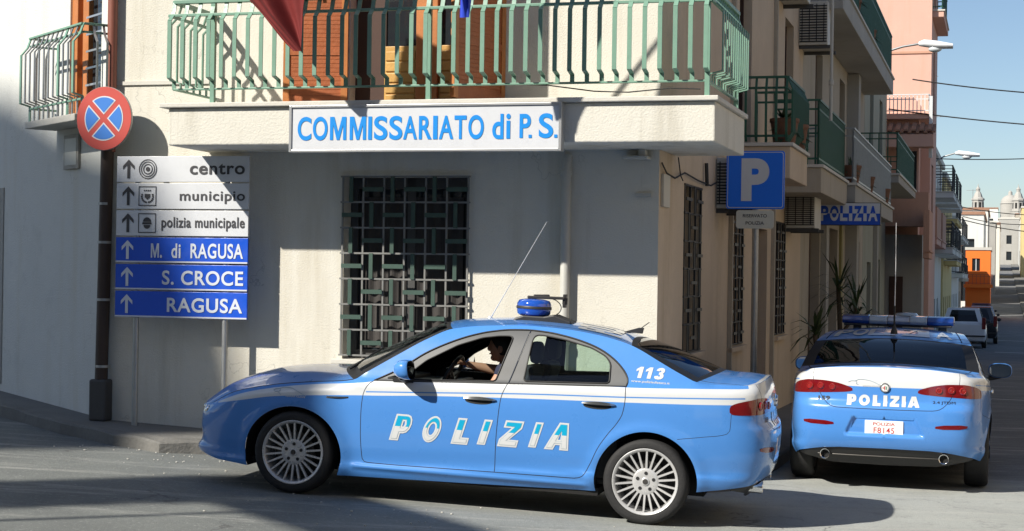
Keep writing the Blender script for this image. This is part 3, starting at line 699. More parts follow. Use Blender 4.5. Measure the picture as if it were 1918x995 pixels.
def police_car(name, label, mat, cfg):
    root = thing(name, label, 'police car', mat=mat, group='blue and white police cars')
    mats3 = [CM['blue'], CM['white'], CM['gap']]
    bodies = []
    doors = {}
    for side in (-1, 1):
        r = skin_side(root, side, cfg['open'])
        bodies.append(r['body']); doors[side] = r
    q = MB(); nm = []
    for b, n in bodies:
        o0 = len(q.v); q.v += b.v; q.f += [tuple(i + o0 for i in f) for f in b.f]; q.m += b.m; nm += n
    body = q.build('body', mats3, root, smooth=180, normals=nm)
    # lids and roof ------------------------------------------------
    sh, sc_, srf, srg, srb, sl = sx(.165), sx(1.385), 2.085, 3.475, 3.985, sx(4.375)
    cowl = cross(sc_, -.26, .062); roofF = cross(srf, -.13, .045); rgT = cross(srg, -.055, .045); rgB = cross(srb, .135, .062)
    hood = coons(nose_edge(sh, True), cowl, edge_curve(sh, sc_, -1), edge_curve(sh, sc_, 1))
    def hood_c(u, v):
        p = hood(u, v); k = (1 - (2 * u - 1) ** 2); e = abs(2 * u - 1)
        p = p + np.array([0, 0, .045 * math.sin(math.pi * min(1, v * 1.02)) ** .7 * min(1, (1 - e) * 3.2) ** 1.1]); return p
    h = patch(MB(), hood_c, 34, 30, ([.015, .985], []), lambda u, v: 1 if u < .015 or u > .985 else 0)
    h.build('bonnet', [CM['blue'], CM['gap']], root, smooth=180)
    ws = coons(cowl, roofF, edge_curve(sc_, srf, -1), edge_curve(sc_, srf, 1))
    wsm = lambda u, v: 0 if .055 < u < .945 and .10 < v < .955 else 1
    patch(MB(), ws, 26, 16, ([.055, .945], [.10, .955]), wsm).build('windscreen', [CM['wglass'], CM['seal']], root, smooth=180)
    rf = coons(roofF, rgT, edge_curve(srf, srg, -1), edge_curve(srf, srg, 1))
    roof = patch(MB(), rf, 30, 30, ([.035, .043], []), lambda u, v: 0).build('roof', mats3, root, smooth=180)
    rg = coons(rgT, rgB, edge_curve(srg, srb, -1), edge_curve(srg, srb, 1))
    rgf = lambda u, v: rg(u, v) + np.array([.01, 0, .018]) * math.sin(math.pi * u) ** .5 * math.sin(math.pi * v)
    rgm = lambda u, v: 0 if .07 < u < .93 and .07 < v < .93 else 1
    patch(MB(), rgf, 28, 16, ([.07, .93], [.07, .93]), rgm).build('rear_window', [CM['dglass'], CM['seal']], root, smooth=180)
    lip = nose_edge(sl, False)
    dk = coons(rgB, lip, edge_curve(srb, sl, -1), edge_curve(srb, sl, 1))
    dkf = lambda u, v: dk(u, v) + np.array([0, 0, .012]) * math.sin(math.pi * u) * math.sin(math.pi * v)
    patch(MB(), dkf, 32, 16, ([.04, .048, .952, .96], [.90]), lambda u, v: 2 if .04 < u < .048 or .952 < u < .96 else (1 if v > .90 else 0)).build('boot_lid', mats3, root, smooth=180)
    # roof marking: white line and letters
    q = MB()
    rp = lambda u, v, o=.004: tuple(rf(u, v) + np.array([0, 0, o]))
    for u0 in (.055, .938):
        q.grid(lambda a, b, u0=u0: rp(u0 + a * .007, .28 + .70 * b), 2, 24)
    for k, ch in enumerate('POLIZIA'):
        a0 = .10 + k * .114
        text(q, ch, (a0, a0 + (.05 if ch == 'I' else .095), .0, 1.0), lambda a, b: rp(a, .93 - b * .22, .005), 0, bold=.03, ref=0, cut=[(1, .33), (1, .66)])
    q.build('roof_lettering', CM['white'], roof)
    # wheel housings, floor
    q = MB()
    for ar in (ARF, ARR):
        for side in (-1, 1):
            n = len(ar)
            vs = [skin_p(a, b, side, -.004) for a, b in ar] + [(float(np.interp(a, _sa, _px)), side * .56, b) for a, b in ar]
            q.add(vs, [(i, i + 1, i + 1 + n, i + n) for i in range(n - 1)])
            q.add([(float(np.interp(a, _sa, _px)), side * .56, b) for a, b in ar], [tuple(range(n))])
    q.box(.35, .60, -.72, .72, .19, .24); q.box(.6, 1.3, -.55, .55, .2, .62); q.box(1.3, 3.3, -.84, .84, .175, .23); q.box(3.25, 4.05, -.55, .55, .2, .6); q.box(4.0, 4.28, -.58, .58, .31, .42)
    q.build('underbody', CM['underside'], root)
    q = MB()
    gx = np.linspace(sx(4.28), S1, 24)
    for side in (-1, 1):
        vs = [skin_p(s, lerp(float(np.interp(s, [sx(4.28), sr(.72), sr(.5), S1], [.285, .262, .222, .215])), float(np.interp(s, [sx(4.28), sr(.7), sr(.4), S1], [.30, .345, .378, .383])), k / 3), side, -.014 + .008 * math.sin(k)) for s in gx for k in range(4)]
        q.add(vs, [(i * 4 + k, i * 4 + k + 1, i * 4 + k + 5, i * 4 + k + 4) for i in range(len(gx) - 1) for k in range(3)])
    val = q.build('rear_valance', CM['plastic'], root, smooth=180)
    q = MB()
    for side in (-1, 1): q.tube([skin_p(s, .297, side, -.004) for s in np.linspace(sr(.62), S1, 12)], .006, 6)
    q.build('valance_strip', CM['alu_'] if 'alu_' in CM else CM['disc'], val)
    for side in (-1, 1):
        q = MB(); q.lathe([(.034, -.25), (.044, -.25), (.047, .02), (.044, .026), (.037, .02), (.035, -.02)], 24, 'x', (4.452, side * .52, .302)); q.lathe([(0, -.015), (.036, -.015)], 20, 'x', (4.452, side * .52, .302), 1)
        o = q.build('exhaust_tip', [CM['chrome'], CM['underside']], root, smooth=40, fixn=True)
    # lamps: round lenses inside the clusters
    for side in (-1, 1):
        tl = doors[side]['tail']
        for (yy, zz, rr) in ((.69, .908, .034), (.585, .912, .032), (.475, .906, .030)):
            q = MB(); s = sr(yy); c = Vector(skin_p(s, zz, side, .004)); nn = Vector(skin_n(np.array([s]), np.array([zz]), side)[0])
            q.M = Matrix.Translation(c) @ nn.to_track_quat('X', 'Z').to_matrix().to_4x4()
            q.lathe([(0, .008), (rr * .55, .006), (rr * .62, .010), (rr * .8, .010), (rr, .001)], 20, 'x'); q.build('lens', CM['lens'], tl, smooth=50)
        hd = doors[side]['head']
        for s, zz in ((sx(.15), .578), (sfr(.50), .580)):
            q = MB(); c = Vector(skin_p(s, zz, side, .0)); nn = Vector(skin_n(np.array([s]), np.array([zz]), side)[0])
            q.M = Matrix.Translation(c) @ nn.to_track_quat('X', 'Z').to_matrix().to_4x4()
            q.lathe([(0, .012), (.02, .010), (.028, .001)], 20, 'x'); q.build('lens', CM['chrome'], hd, smooth=50)
    # wheels
    for x in (.950, 3.650):
        for side in (-1, 1):
            wheel(root, x, side)
    # mirrors
    for side in (-1, 1):
        q = MB()
        prof = [(0, .30), (.015, .62), (.045, .88), (.085, 1.0), (.118, 1.0), (.126, .94)]
        yc, zc, x0 = side * .985, 1.008, 1.742
        n = 24; vs = []
        for (dx, k) in prof:
            for i in range(n):
                a = 2 * math.pi * i / n; ca, sa = math.cos(a), math.sin(a); e = 2 / 2.8
                yy = math.copysign(abs(ca) ** e, ca) * .118 * k; zz2 = math.copysign(abs(sa) ** e, sa) * .074 * k
                vs.append((x0 + dx - .012 * (zz2 / .07), yc + yy, zc + zz2 - .018 * (1 - k)))
        fs = [(j * n + i, j * n + (i + 1) % n, (j + 1) * n + (i + 1) % n, (j + 1) * n + i) for j in range(len(prof) - 1) for i in range(n)]
        q.add(vs, fs); q.add(vs[:n], [tuple(range(n))])
        mo = q.build('wing_mirror', CM['blue'] if side < 0 or not cfg['dark_mirror'] else CM['blue'], root, smooth=60, fixn=True)
        g = MB(); g.add([(x0 + .122, yc + y * .9, zc + z * .9) for y, z in [((v[1] - yc), (v[2] - zc)) for v in vs[(len(prof) - 2) * n:(len(prof) - 1) * n]]], [tuple(range(n))])
        g.build('mirror_glass', CM['mirror'], mo)
        g = MB(); g.tube([(1.80, side * .87, .925), (1.80, side * .93, .93), (1.80, side * .99, .955)], [.030, .024, .03], 10); g.box(1.70, 1.86, min(side * .80, side * .875), max(side * .80, side * .875), .905, .935)
        g.build('mirror_arm', CM['plastic'], mo, smooth=40)
        # door furniture
        for key, xa, xb, za in (('door', 2.265, 2.508, .826), ('rdoor', 3.155, 3.40, .856)):
            g = MB(); n = 20
            ov = [(lerp(xa + .02, xb - .035, .5) + .105 * math.cos(2 * math.pi * i / n), za - .017 + .024 * math.sin(2 * math.pi * i / n)) for i in range(n)]
            g.add([skin_p(a, b, side, .0015) for a, b in ov], [tuple(range(n))], 1)  # flat dark oval painted in for the shaded hand recess
            bar_ = [(lerp(xa, xb, k / 10), za + .004 * math.sin(math.pi * k / 10)) for k in range(11)]
            vs = []
            for k, (a, b) in enumerate(bar_):
                t = math.sin(math.pi * (k + .6) / 11.2) ** .6
                for dz, off in ((-.011, .010), (.010, .008), (.012, .022), (-.012, .026)): vs.append(skin_p(a, b + dz * t, side, off * (.35 + .65 * t)))
            g.add(vs, [(k * 4 + i, k * 4 + (i + 1) % 4, k * 4 + 4 + (i + 1) % 4, k * 4 + 4 + i) for k in range(10) for i in range(4)] + [(0, 1, 2, 3), (40, 43, 42, 41)], 0)
            g.build('door_handle', [CM['chrome'], CM['seal']], doors[side][key], smooth=50, fixn=True)
        g = MB(); g.grid(lambda a, b: skin_p(lerp(1.192, 1.368, a), lerp(.744, .757, b) + .010 * a, side, .008 * math.sin(math.pi * min(1, max(0, a)))), 12, 2)
        g.build('side_repeater', CM['chrome'], root)
        # lettering -------------------------------------------------
        ltr = [('P', 1.705, 1.896, .468, .668), ('O', 1.942, 2.128, .473, .673), ('L', 2.183, 2.362, .477, .674), ('I', 2.383, 2.498, .488, .677), ('Z', 2.537, 2.736, .487, .684), ('I', 2.771, 2.882, .498, .687), ('A', 2.890, 3.125, .494, .697)]
        if side > 0:                                                    # reads nose-to-tail the other way round on the far flank
            ltr = [(ch, 1.705 + 3.086 - b, 1.705 + 3.086 - a, c, d) for (ch, _, _, _, _), (_, a, b, c, d) in zip(ltr[::-1], ltr)][::1]
            ltr = [(c0, a, b, c, d) for c0, (_, a, b, c, d) in zip('POLIZIA', sorted(ltr, key=lambda t: -t[1]))]
        g = MB()
        for ch, a0, a1, b0, b1 in ltr:
            def fn(a, b, off, a0=a0, a1=a1):
                if side > 0: a = a0 + a1 - a
                return skin_p(a, b, side, off)
            sh = .052 / (a1 - a0)
            heavy(g, ch, (a0, a1, b0, b1), lambda a, b: fn(a, b, .0025), 0, sh)
            heavy(g, ch, (a0, a1, b0, b1), lambda a, b: fn(a, b, .0035), 1, sh, .0115)
            heavy(g, ch, (a0, a1, b0, b1), lambda a, b: fn(a, b, .0045), lambda a, b, c=b0 + (b1 - b0) * .54: 2 if b > c else 0, sh, .0142, b0 + (b1 - b0) * .54)
        g.build('police_lettering', [CM['white'], CM['outline'], CM['cyan']], root)
        g = MB()
        def sfn(xa, xb):
            return (lambda a, b: skin_p(a, b, side, .003)) if side < 0 else (lambda a, b: skin_p(xa + xb - a, b, side, .003))
        for ch, xa, xb in (('1', 3.520, 3.585), ('1', 3.590, 3.655), ('3', 3.660, 3.752)) if side < 0 else (('1', 3.520, 3.612), ('1', 3.617, 3.682), ('3', 3.687, 3.752))[::1]:
            heavy(g, ch, (xa, xb, 1.060, 1.142), sfn(3.52, 3.752), 0, .25)
        g.build('emergency_number', CM['white'], root); g = MB()
        text(g, 'www.poliziadistato.it', (3.500, 3.785, 1.024, 1.045), sfn(3.5, 3.785), 0, bold=.01, shear=.1)
        g.build('web_address', CM['white'], root); g = MB()
        text(g, 'SQUADRA VOLANTE', (.865, 1.025, .728, .745), sfn(.865, 1.025), 0, bold=.02)
        g.build('squad_lettering', CM['white'], root)
        g = MB()                                                        # springing panther drawn in thin grey lines
        big = [(.755, .770), (.775, .785), (.800, .786), (.815, .776), (.800, .764), (.812, .750), (.826, .742)]
        bg2 = [(.800, .786), (.840, .800), (.890, .800), (.945, .782), (.990, .762), (1.030, .747)]
        bg3 = [(.760, .768), (.775, .762), (.79, .768), (.80, .76)]
        for pl in (big, bg2, bg3):
            q2 = curve(pl, .01); g.tube([sfn(.755, 1.03)(a, b) for a, b in q2], .0022, 5)
        g.build('panther_emblem', CM['outline'], root)
    # tail: badge, writing, plate
    sgn = lambda y: -1 if y < 0 else 1
    def back(y, z, off=.004): return skin_p(sr(abs(y)) if abs(y) > 1e-4 else S1, z, sgn(y), off)
    g = MB()
    for k, (ch, a0, a1) in enumerate((('P', -.335, -.250), ('O', -.228, -.130), ('L', -.105, -.035), ('I', -.012, .023), ('Z', .046, .128), ('I', .150, .185), ('A', .203, .305))):
        heavy(g, ch, (a0, a1, .752, .848), lambda a, b: back(a, b, .004), 0)
    g.build('boot_lettering', CM['white'], root); g = MB()
    text(g, 'SQUADRA VOLANTE', (-.20, -.05, .918, .934), lambda a, b: back(a, b, .004), 0, bold=.02)
    g.build('squad_lettering', CM['white'], root)
    g = MB(); text(g, '159', (-.60, -.49, .785, .822), lambda a, b: back(a, b, .004), 0, bold=.03, ref=.03); g.build('model_lettering', CM['plastic'], root); g = MB(); text(g, '2.4 JTDM', (.42, .62, .785, .815), lambda a, b: back(a, b, .004), 0)
    g.build('model_lettering', CM['plastic'], root)
    g = MB()
    for pl in ([(-.33, .955), (-.30, .968), (-.27, .968), (-.25, .958), (-.26, .945), (-.24, .938)], [(-.27, .968), (-.22, .985), (-.15, .978), (-.08, .955), (-.05, .94)]):
        g.tube([back(a, b, .003) for a, b in curve(pl, .015)], .0022, 5)
    g.build('panther_emblem', CM['outline'], root)
    bx = S1; c = Vector(skin_p(S1, .915, 1, .004))
    g = MB(); g.lathe([(.030, .001), (.036, .010), (.042, .010), (.046, .000)], 32, 'x', c)
    bd = g.build('boot_badge', CM['chrome'], root, smooth=50)
    g = MB(); g.lathe([(0, .006), (.030, .005)], 32, 'x', c); g.box(c.x + .0065, c.x + .008, -.006, .001, c.z - .02, c.z + .02, 1); g.box(c.x + .0065, c.x + .008, -.022, .0, c.z - .004, c.z + .004, 1); g.box(c.x + .0065, c.x + .008, .006, .018, c.z - .014, c.z + .014, 2)
    g.build('badge_disc', [CM['platewhite'], CM['platered'], M['green']], bd)
    px_ = float(skin(S1, .56)[0]) - .0
    g = MB(); g.box(px_ - .012, px_ + .008, -.168, .168, .493, .623); pl = g.build('number_plate', CM['platewhite'], root, bevel=.003)
    g = MB(); yz = lambda a, b: (px_ + .0095, a, b)
    text(g, 'POLIZIA', (-.095, .095, .580, .607), yz, 0, bold=.005); g.build('plate_lettering', CM['platered'], pl); g = MB(); text(g, 'F8145', (-.09, .09, .512, .562), yz, 0, bold=.005, spacing=1.1)
    g.build('plate_lettering', CM['platered'], pl)
    # cabin ---------------------------------------------------------
    q = MB()
    q.box(1.45, 1.92, -.70, .70, .55, .87); q.box(1.30, 1.6, -.66, .66, .83, .90); q.box(1.90, 1.97, -.68, .68, .78, .88)
    q.box(3.62, 4.0, -.62, .62, .93, .96)
    for side in (-1, 1):
        a, b = sorted((side * .79, side * .735)); q.box(1.62, 3.42, a, b, .30, .925); a, b = sorted((side * .735, side * .68)); q.box(1.80, 2.45, a, b, .60, .68)
        a, b = sorted((side * .80, side * .70)); q.box(2.50, 2.66, a, b, .3, 1.0)
    q.box(1.3, 3.6, -.74, .74, .25, .30)
    q.build('cabin_trim', CM['trim'], root, bevel=.02)
    g = MB(); g.box(1.93, 2.03, .72, .735, .835, .862); g.build('door_pull', CM['chrome'], root, bevel=.004)
    for (x, y) in ((2.42, -.37), (2.42, .37)):
        q = MB(); q.box(x - .35, x + .15, y - .24, y + .24, .42, .56)
        back_ = [(x + .08, .50), (x + .14, .52), (x + .30, 1.02), (x + .28, 1.08), (x + .20, 1.08), (x + .16, 1.0)]
        q.prism(back_, y - .23, y + .23, lambda a, b, hh: (a, hh, b))
        st = q.build('seat', CM['seatcloth'], root, bevel=.035)
        g = MB(); g.ell((x + .275, y, 1.175), (.045, .125, .085), pw=.6); g.build('headrest', CM['seatcloth'], st, smooth=60)
    q = MB(); q.box(2.95, 3.45, -.66, .66, .42, .57); q.prism([(3.30, .5), (3.42, .5), (3.62, 1.05), (3.52, 1.08)], -.64, .64, lambda a, b, hh: (a, hh, b)); q.build('rear_bench', CM['seatcloth'], root, bevel=.04)
    for y in (-.37, .37):
        g = MB(); g.ell((3.56, y, 1.13), (.045, .12, .08), pw=.6); g.build('headrest', CM['seatcloth'], root, smooth=60)
    g = MB(); cW = Vector((2.02, -.37, .93)); tilt = R(25)
    rim_ = [(cW.x + .185 * math.sin(a) * math.sin(tilt) * 1.0, cW.y + .185 * math.cos(a), cW.z + .185 * math.sin(a) * math.cos(tilt)) for a in np.linspace(0, 2 * math.pi, 33)]
    g.tube(rim_, .016, 8, cap=False)
    for a in (.3, math.pi - .3, -math.pi / 2): g.bar(cW, (cW.x + .18 * math.sin(a) * math.sin(tilt), cW.y + .18 * math.cos(a), cW.z + .18 * math.sin(a) * math.cos(tilt)), .03, .015)
    g.ell(cW, (.03, .06, .06)); g.tube([cW, (1.80, -.37, .82)], .03, 8)
    g.build('steering_wheel', CM['plastic'], root, smooth=50)
    g = MB(); g.ell((1.97, 0, 1.235), (.02, .115, .038), pw=.6); g.tube([(1.96, 0, 1.25), (1.93, 0, 1.33)], .008, 6); g.build('rear_view_mirror', CM['plastic'], root, smooth=60)
    for y in (-.3, .3):
        g = MB(); a = np.array(ws(.5 + y / 1.3 - .12, .05)); b = np.array(ws(.5 + y / 1.3 + .22, .30)); g.bar(tuple(a + [-.02, 0, .012]), tuple(b + [-.012, 0, .016]), .012, .014); g.build('wiper', CM['plastic'], root)
    return root, rf, doors
# ================================================================ ground
def axis_steps(lo, hi, fine0, fine1, fs, cs):
    out = []; v = lo
    while v < hi:
        out.append(v); v += fs if fine0 <= v < fine1 else cs
    out.append(hi); return out
q = MB(); SS = axis_steps(-140, 160, -24, 14, .5, 6); TT = axis_steps(-60, 1500, -2, 60, .5, 8)
vs = []
for t in TT:
    for s in SS:
        x, y = s * .9613 + t * .2756, -s * .2756 + t * .9613; vs.append((x, y, gz(x, y)))
n = len(SS)
q.add(vs, [(j * n + i, j * n + i + 1, (j + 1) * n + i + 1, (j + 1) * n + i) for j in range(len(TT) - 1) for i in range(n - 1)])
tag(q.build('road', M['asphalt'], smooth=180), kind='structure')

PC_ = O + U * -5.36                                                    # where the two walls meet at the downpipe
DL = Vector((.577, -.817, 0)); NL = Vector((.817, .577, 0)); YAWL = math.atan2(DL.y, DL.x)
def LW(a, off, z): return PC_ + DL * a - NL * off + Vector((0, 0, z))
def on(p, dz): return Vector((p.x, p.y, gz(p.x, p.y) + dz))
def poly_at(pts, n):
    L = [0]
    for i in range(len(pts) - 1): L.append(L[-1] + (pts[i + 1] - pts[i]).length)
    out = []
    for k in range(n + 1):
        d = L[-1] * k / n; i = max(0, min(len(pts) - 2, next((j for j in range(len(L) - 1) if L[j + 1] >= d), len(pts) - 2)))
        out.append(pts[i].lerp(pts[i + 1], (d - L[i]) / max(1e-6, L[i + 1] - L[i])))
    return out
def pavement(wall, kerb, n, name, h=.12, rough=0.0):
    a = poly_at(wall, n); b = poly_at(kerb, n); kw = .13; rnd = random.Random(3)
    q = MB(); vs = []
    for p, k in zip(a, b):
        d = (p - k); d.z = 0; d = d.normalized() if d.length > .2 else Vector((0, 1, 0))
        vs += [on(p, h + .015), on(k + d * kw, h), on(k + d * kw, -.05)]
    q.add(vs, [(i * 3 + m, i * 3 + m + 1, i * 3 + m + 4, i * 3 + m + 3) for i in range(n) for m in range(2)])
    tag(q.build(name, M['sidewalk']), kind='structure')
    q = MB(); vs = []
    for k, p in zip(b, a):
        d = (p - k); d.z = 0; d = d.normalized() if d.length > .2 else Vector((0, 1, 0)); j = (rnd.random() - .5) * rough; hh = h + .006 + (rnd.random() - .75) * rough * .8
        vs += [on(k + d * (kw + .015), h + .003), on(k + d * .02 + d * j, hh - .004), on(k + d * j, hh - .02), on(k + d * (j - .015), -.02)]
    q.add(vs, [(i * 4 + m, i * 4 + m + 1, i * 4 + m + 5, i * 4 + m + 4) for i in range(n) for m in range(3)])
    tag(q.build('kerb', M['kerb']), kind='structure')
V3 = lambda x, y: Vector((x, y, 0))
W0 = lambda a, t: W(a, t, 0)
pavement([LW(-16, 0, 0), LW(-3, 0, 0), LW(0, 0, 0), W0(-5.0, 0), W0(-4.4, 0), W0(-3.6, 0), W0(-2, 0), W0(-.1, 0)],
         [LW(-16, .55, 0), LW(-3, .5, 0), V3(-4.25, 16.2), V3(-3.55, 15.5), V3(-3.05, 15.12), W0(-3.9, -.78), W0(-2, -.7), W0(0, -.68)], 70, 'pavement', rough=.05)
pavement([W0(-.1, 0), W0(0, .2), W0(0, 2), W0(0, 30)], [W0(0, -.68), W0(.66, -.25), W0(.8, 2), W0(.8, 30)], 60, 'pavement')
pavement([W0(0, 30), W0(0, 170)], [W0(.85, 30), W0(.85, 170)], 40, 'pavement')
pavement([W0(6.0, 100), W0(6.0, 420)], [W0(4.6, 100), W0(4.6, 420)], 60, 'pavement')
for i, (s0, s1, t0, t1) in enumerate(((-.25, 4.5, 31.2, 31.33), (.35, 4.5, 21.6, 21.73), (-.2, 4.5, 60, 60.4), (-.2, 4.5, 78, 78.5))):
    q = MB(); q.grid(lambda a, b: (lambda s, t: (s * .9613 + t * .2756, -s * .2756 + t * .9613, gzs(s, t) + .004))(lerp(s0, s1, a), lerp(t0, t1, b)), 16, 1)
    tag(q.build('road_marking', M['white_line']), kind='structure')
q = MB(); rnd = random.Random(5)
for k in range(120):
    c = rnd.choice([(-1.9, 13.9, .9), (-2.6, 14.6, .5), (-1.2, 12.4, 1.0), (-3.2, 15.2, .6), (1.5, 12.2, 1.6), (-.3, 11.6, 1.4)])
    x = rnd.gauss(c[0], c[2] * .7); y = rnd.gauss(c[1], c[2] * .35); r = rnd.uniform(.004, .011)
    q.ell((x, y, gz(x, y) + r * .4), (r, r * rnd.uniform(.6, 1), r * .6), 6, 4)
tag(q.build('gravel', M['pebble']), kind='stuff')

# ================================================================ wall helper (local frame: x along, y into the house, z up)
def holed(mb, x0, x1, z0, z1, holes, depth=.25, mi=0, fn=None):
    """a wall face at y=0 with rectangular openings and their reveals; fn maps (x,y,z)"""
    fn = fn or (lambda x, y, z: (x, y, z))
    xs = sorted({x0, x1, *[h[0] for h in holes], *[h[1] for h in holes]}); zs = sorted({z0, z1, *[h[2] for h in holes], *[h[3] for h in holes]})
    for i in range(len(xs) - 1):
        for j in range(len(zs) - 1):
            cx, cz = (xs[i] + xs[i + 1]) / 2, (zs[j] + zs[j + 1]) / 2
            if any(h[0] < cx < h[1] and h[2] < cz < h[3] for h in holes): continue
            mb.add([fn(xs[i], 0, zs[j]), fn(xs[i + 1], 0, zs[j]), fn(xs[i + 1], 0, zs[j + 1]), fn(xs[i], 0, zs[j + 1])], [(0, 1, 2, 3)], mi)
    for (a, b, c, d) in holes:
        for (p, r) in (((a, c), (a, d)), ((b, d), (b, c)), ((a, d), (b, d)), ((b, c), (a, c))):
            mb.add([fn(p[0], 0, p[1]), fn(r[0], 0, r[1]), fn(r[0], depth, r[1]), fn(p[0], depth, p[1])], [(0, 1, 2, 3)], mi)
        mb.add([fn(a, depth, c), fn(b, depth, c), fn(b, depth, d), fn(a, depth, d)], [(0, 1, 2, 3)], mi)
    return mb
def side_fn(x, y, z): return (-y, x, z)                                # the street-side wall: x runs along the street, y goes into the house

# ================================================================ corner building with the police station
st = thing('corner_building', 'cream corner building with a long balcony, housing the police station behind the near car', 'building', O, YAW)
WIN = (-2.955, -1.742, 1.0, 2.68); DOOR = (-2.92, -1.44, 3.29, 5.5)
q = MB(); holed(q, -5.36, 0, -.6, 9.4, [WIN, DOOR]); q.add([(-5.36, 0, 9.4), (0, 0, 9.4), (0, 9, 9.4), (-5.36, 9, 9.4)], [(0, 1, 2, 3)])
q.add([(-5.36, 0, -.6), (-5.36, 9, -.6), (-5.36, 9, 9.4), (-5.36, 0, 9.4)], [(0, 1, 2, 3)])
q.build('wall', M['stucco'], st)
WA = (1.25, 2.18, 1.07, 2.69)
q = MB(); holed(q, 0, 3.0, -.6, 9.4, [WA], fn=side_fn); q.add([(0, 3.0, -.6), (-5.36, 3.0, -.6), (-5.36, 3.0, 9.4), (0, 3.0, 9.4)], [(0, 1, 2, 3)]); q.build('side_wall', M['stucco_beige'], st)
q = MB(); q.box(-5.34, -4.30, -.018, -.002, 3.565, 3.60); q.build('string_course', M['cap'], st)
# window grille
def grille(parent, x0, x1, z0, z1, nx, nz, fn, thick=.016, y=-.035, bw=.042, two=True, mats=None):
    q = MB(); dx = (x1 - x0) / nx; dz = (z1 - z0) / nz
    P = lambda a, b, yy: fn(a, yy, b)
    for i in range(nx + 1): q.bar(P(x0 + i * dx, z0, y), P(x0 + i * dx, z1, y), thick, thick, up=fn(0, 1, 0) if fn(0, 1, 0) != (0, 0, 0) else (0, 1, 0), mi=0)
    for j in range(nz + 1): q.bar(P(x0 - .02, z0 + j * dz, y - .004), P(x1 + .02, z0 + j * dz, y - .004), thick, thick, mi=0)
    for i in range(nx):
        for j in range(nz):
            cx = x0 + (i + .5) * dx; cz = z0 + (j + .5) * dz
            if (i + j) % 2: q.bar(P(cx - dx * .5, cz, y - .022), P(cx + dx * .5, cz, y - .022), .012, bw, mi=1)
            else: q.bar(P(cx - .012, cz - dz * .5, y - .022), P(cx - .012, cz + dz * .5, y - .022), bw * .92, .012, up=fn(0, 1, 0), mi=1)
    return q.build('window_grille', mats, parent)
idf = lambda x, y, z: (x, y, z)
M['rod'] = mk('pale_grille_rod', (.22, .22, .21), .55, var=.2, vscale=8); M['flat'] = mk('grey_green_grille_bar', (.05, .095, .075), .5, var=.2, vscale=6, dirt=.2)
wn = MB(); wn.box(-2.95, -1.747, .20, .235, 1.0, 2.68); wn = wn.build('window', M['winglass'], st)
q = MB()
for (a, b, c, d) in ((-2.95, -2.88, 1.0, 2.68), (-1.82, -1.747, 1.0, 2.68), (-2.39, -2.31, 1.0, 2.68), (-2.88, -1.82, 1.0, 1.08), (-2.88, -1.82, 2.58, 2.68)): q.box(a, b, .16, .20, c, d)
q.build('window_frame', M['darkgrey'], wn)
q = MB(); q.grid(lambda a, b: (lerp(-2.86, -1.85, a), .185 + .012 * math.sin(a * 55), lerp(1.1, 2.5, b)), 60, 1); q.build('curtain', M['curtain'], wn)
grille(st, -2.955, -1.742, 1.035, 2.68, 6, 7.35 and 7, idf, mats=[M['rod'], M['flat']], bw=.04)
q = MB(); q.box(-3.03, -1.68, -.10, .02, .955, .998); q.build('window_sill', M['cap'], st, bevel=.006)
def side_window(parent, t0, t1, z0, z1, sill=True, nx=3, nz=6):
    w_ = MB(); w_.box(-.235, -.20, t0 + .003, t1 - .003, z0 + .003, z1 - .003); o = w_.build('window', M['winglass'], parent)
    grille(o, t0, t1, z0 + .01, z1 - .01, nx, nz, side_fn, mats=[M['bronze'], M['rod2']], bw=.03, thick=.02, y=-.0)
    if sill:
        s_ = MB(); s_.box(-.02, .07, t0 - .05, t1 + .05, z0 - .05, z0 - .002); s_.build('window_sill', M['stucco_beige'], o, bevel=.006)
    return o
M['rod2'] = mk('worn_grille_boss', (.09, .09, .08), .6, var=.3, vscale=8)
side_window(st, *WA)
# upper door with its open shutters
d = MB(); d.box(-2.62, -2.30, .10, .15, 3.29, 3.895); d.box(-2.09, -1.83, .10, .15, 3.29, 3.895); d.box(-2.62, -2.30, .085, .10, 3.29, 3.34); 
dr = d.build('balcony_door', M['yellowwood'], st, bevel=.008)
for x0, x1 in ((-2.62, -2.30), (-2.09, -1.83)):
    q = MB()
    for k in range(5): q.box(x0 + .015, x1 - .015, .088, .101, 3.36 + k * .10, 3.36 + k * .10 + .085)
    q.build('door_panel', M['yellowwood'], dr, bevel=.008)
q = MB(); q.box(-2.60, -2.31, .13, .14, 3.90, 5.3); q.box(-2.08, -1.84, .13, .14, 3.90, 5.3); q.build('door_glass', M['winglass'], dr)
q = MB(); q.box(-2.30, -2.09, .06, .13, 3.29, 5.4); q.box(-1.83, -1.45, .12, .2, 3.29, 5.4); q.build('door_post', M['orangewood'], dr, bevel=.008)
q = MB(); q.box(-2.92, -2.62, .14, .20, 3.29, 5.5); q.build('door_frame', M['brown'], dr)
def shutter(x, y, rz, wd, name='shutter'):
    s = MB(); s.box(0, wd, -.02, .02, 3.32, 3.42); s.box(0, wd, -.02, .02, 3.80, 3.86); s.box(0, .06, -.022, .022, 3.32, 5.3, 1); s.box(wd - .06, wd, -.022, .022, 3.32, 5.3, 1)
    s.box(.04, wd - .04, .004, .012, 3.42, 5.3)
    for k in range(46): s.M = Matrix.Translation((0, 0, 3.43 + k * .04)) @ Matrix.Rotation(R(58), 4, 'X'); s.box(.05, wd - .05, -.022, .022, -.004, .004)
    s.M = None
    return s.build(name, [M['shutter'], M['orangewood']], st, loc=(x, y, 0), rz=rz)
shutter(-2.93, -.03, R(180 + 12), .60); shutter(-1.43, -.03, R(180 + 72), .78)
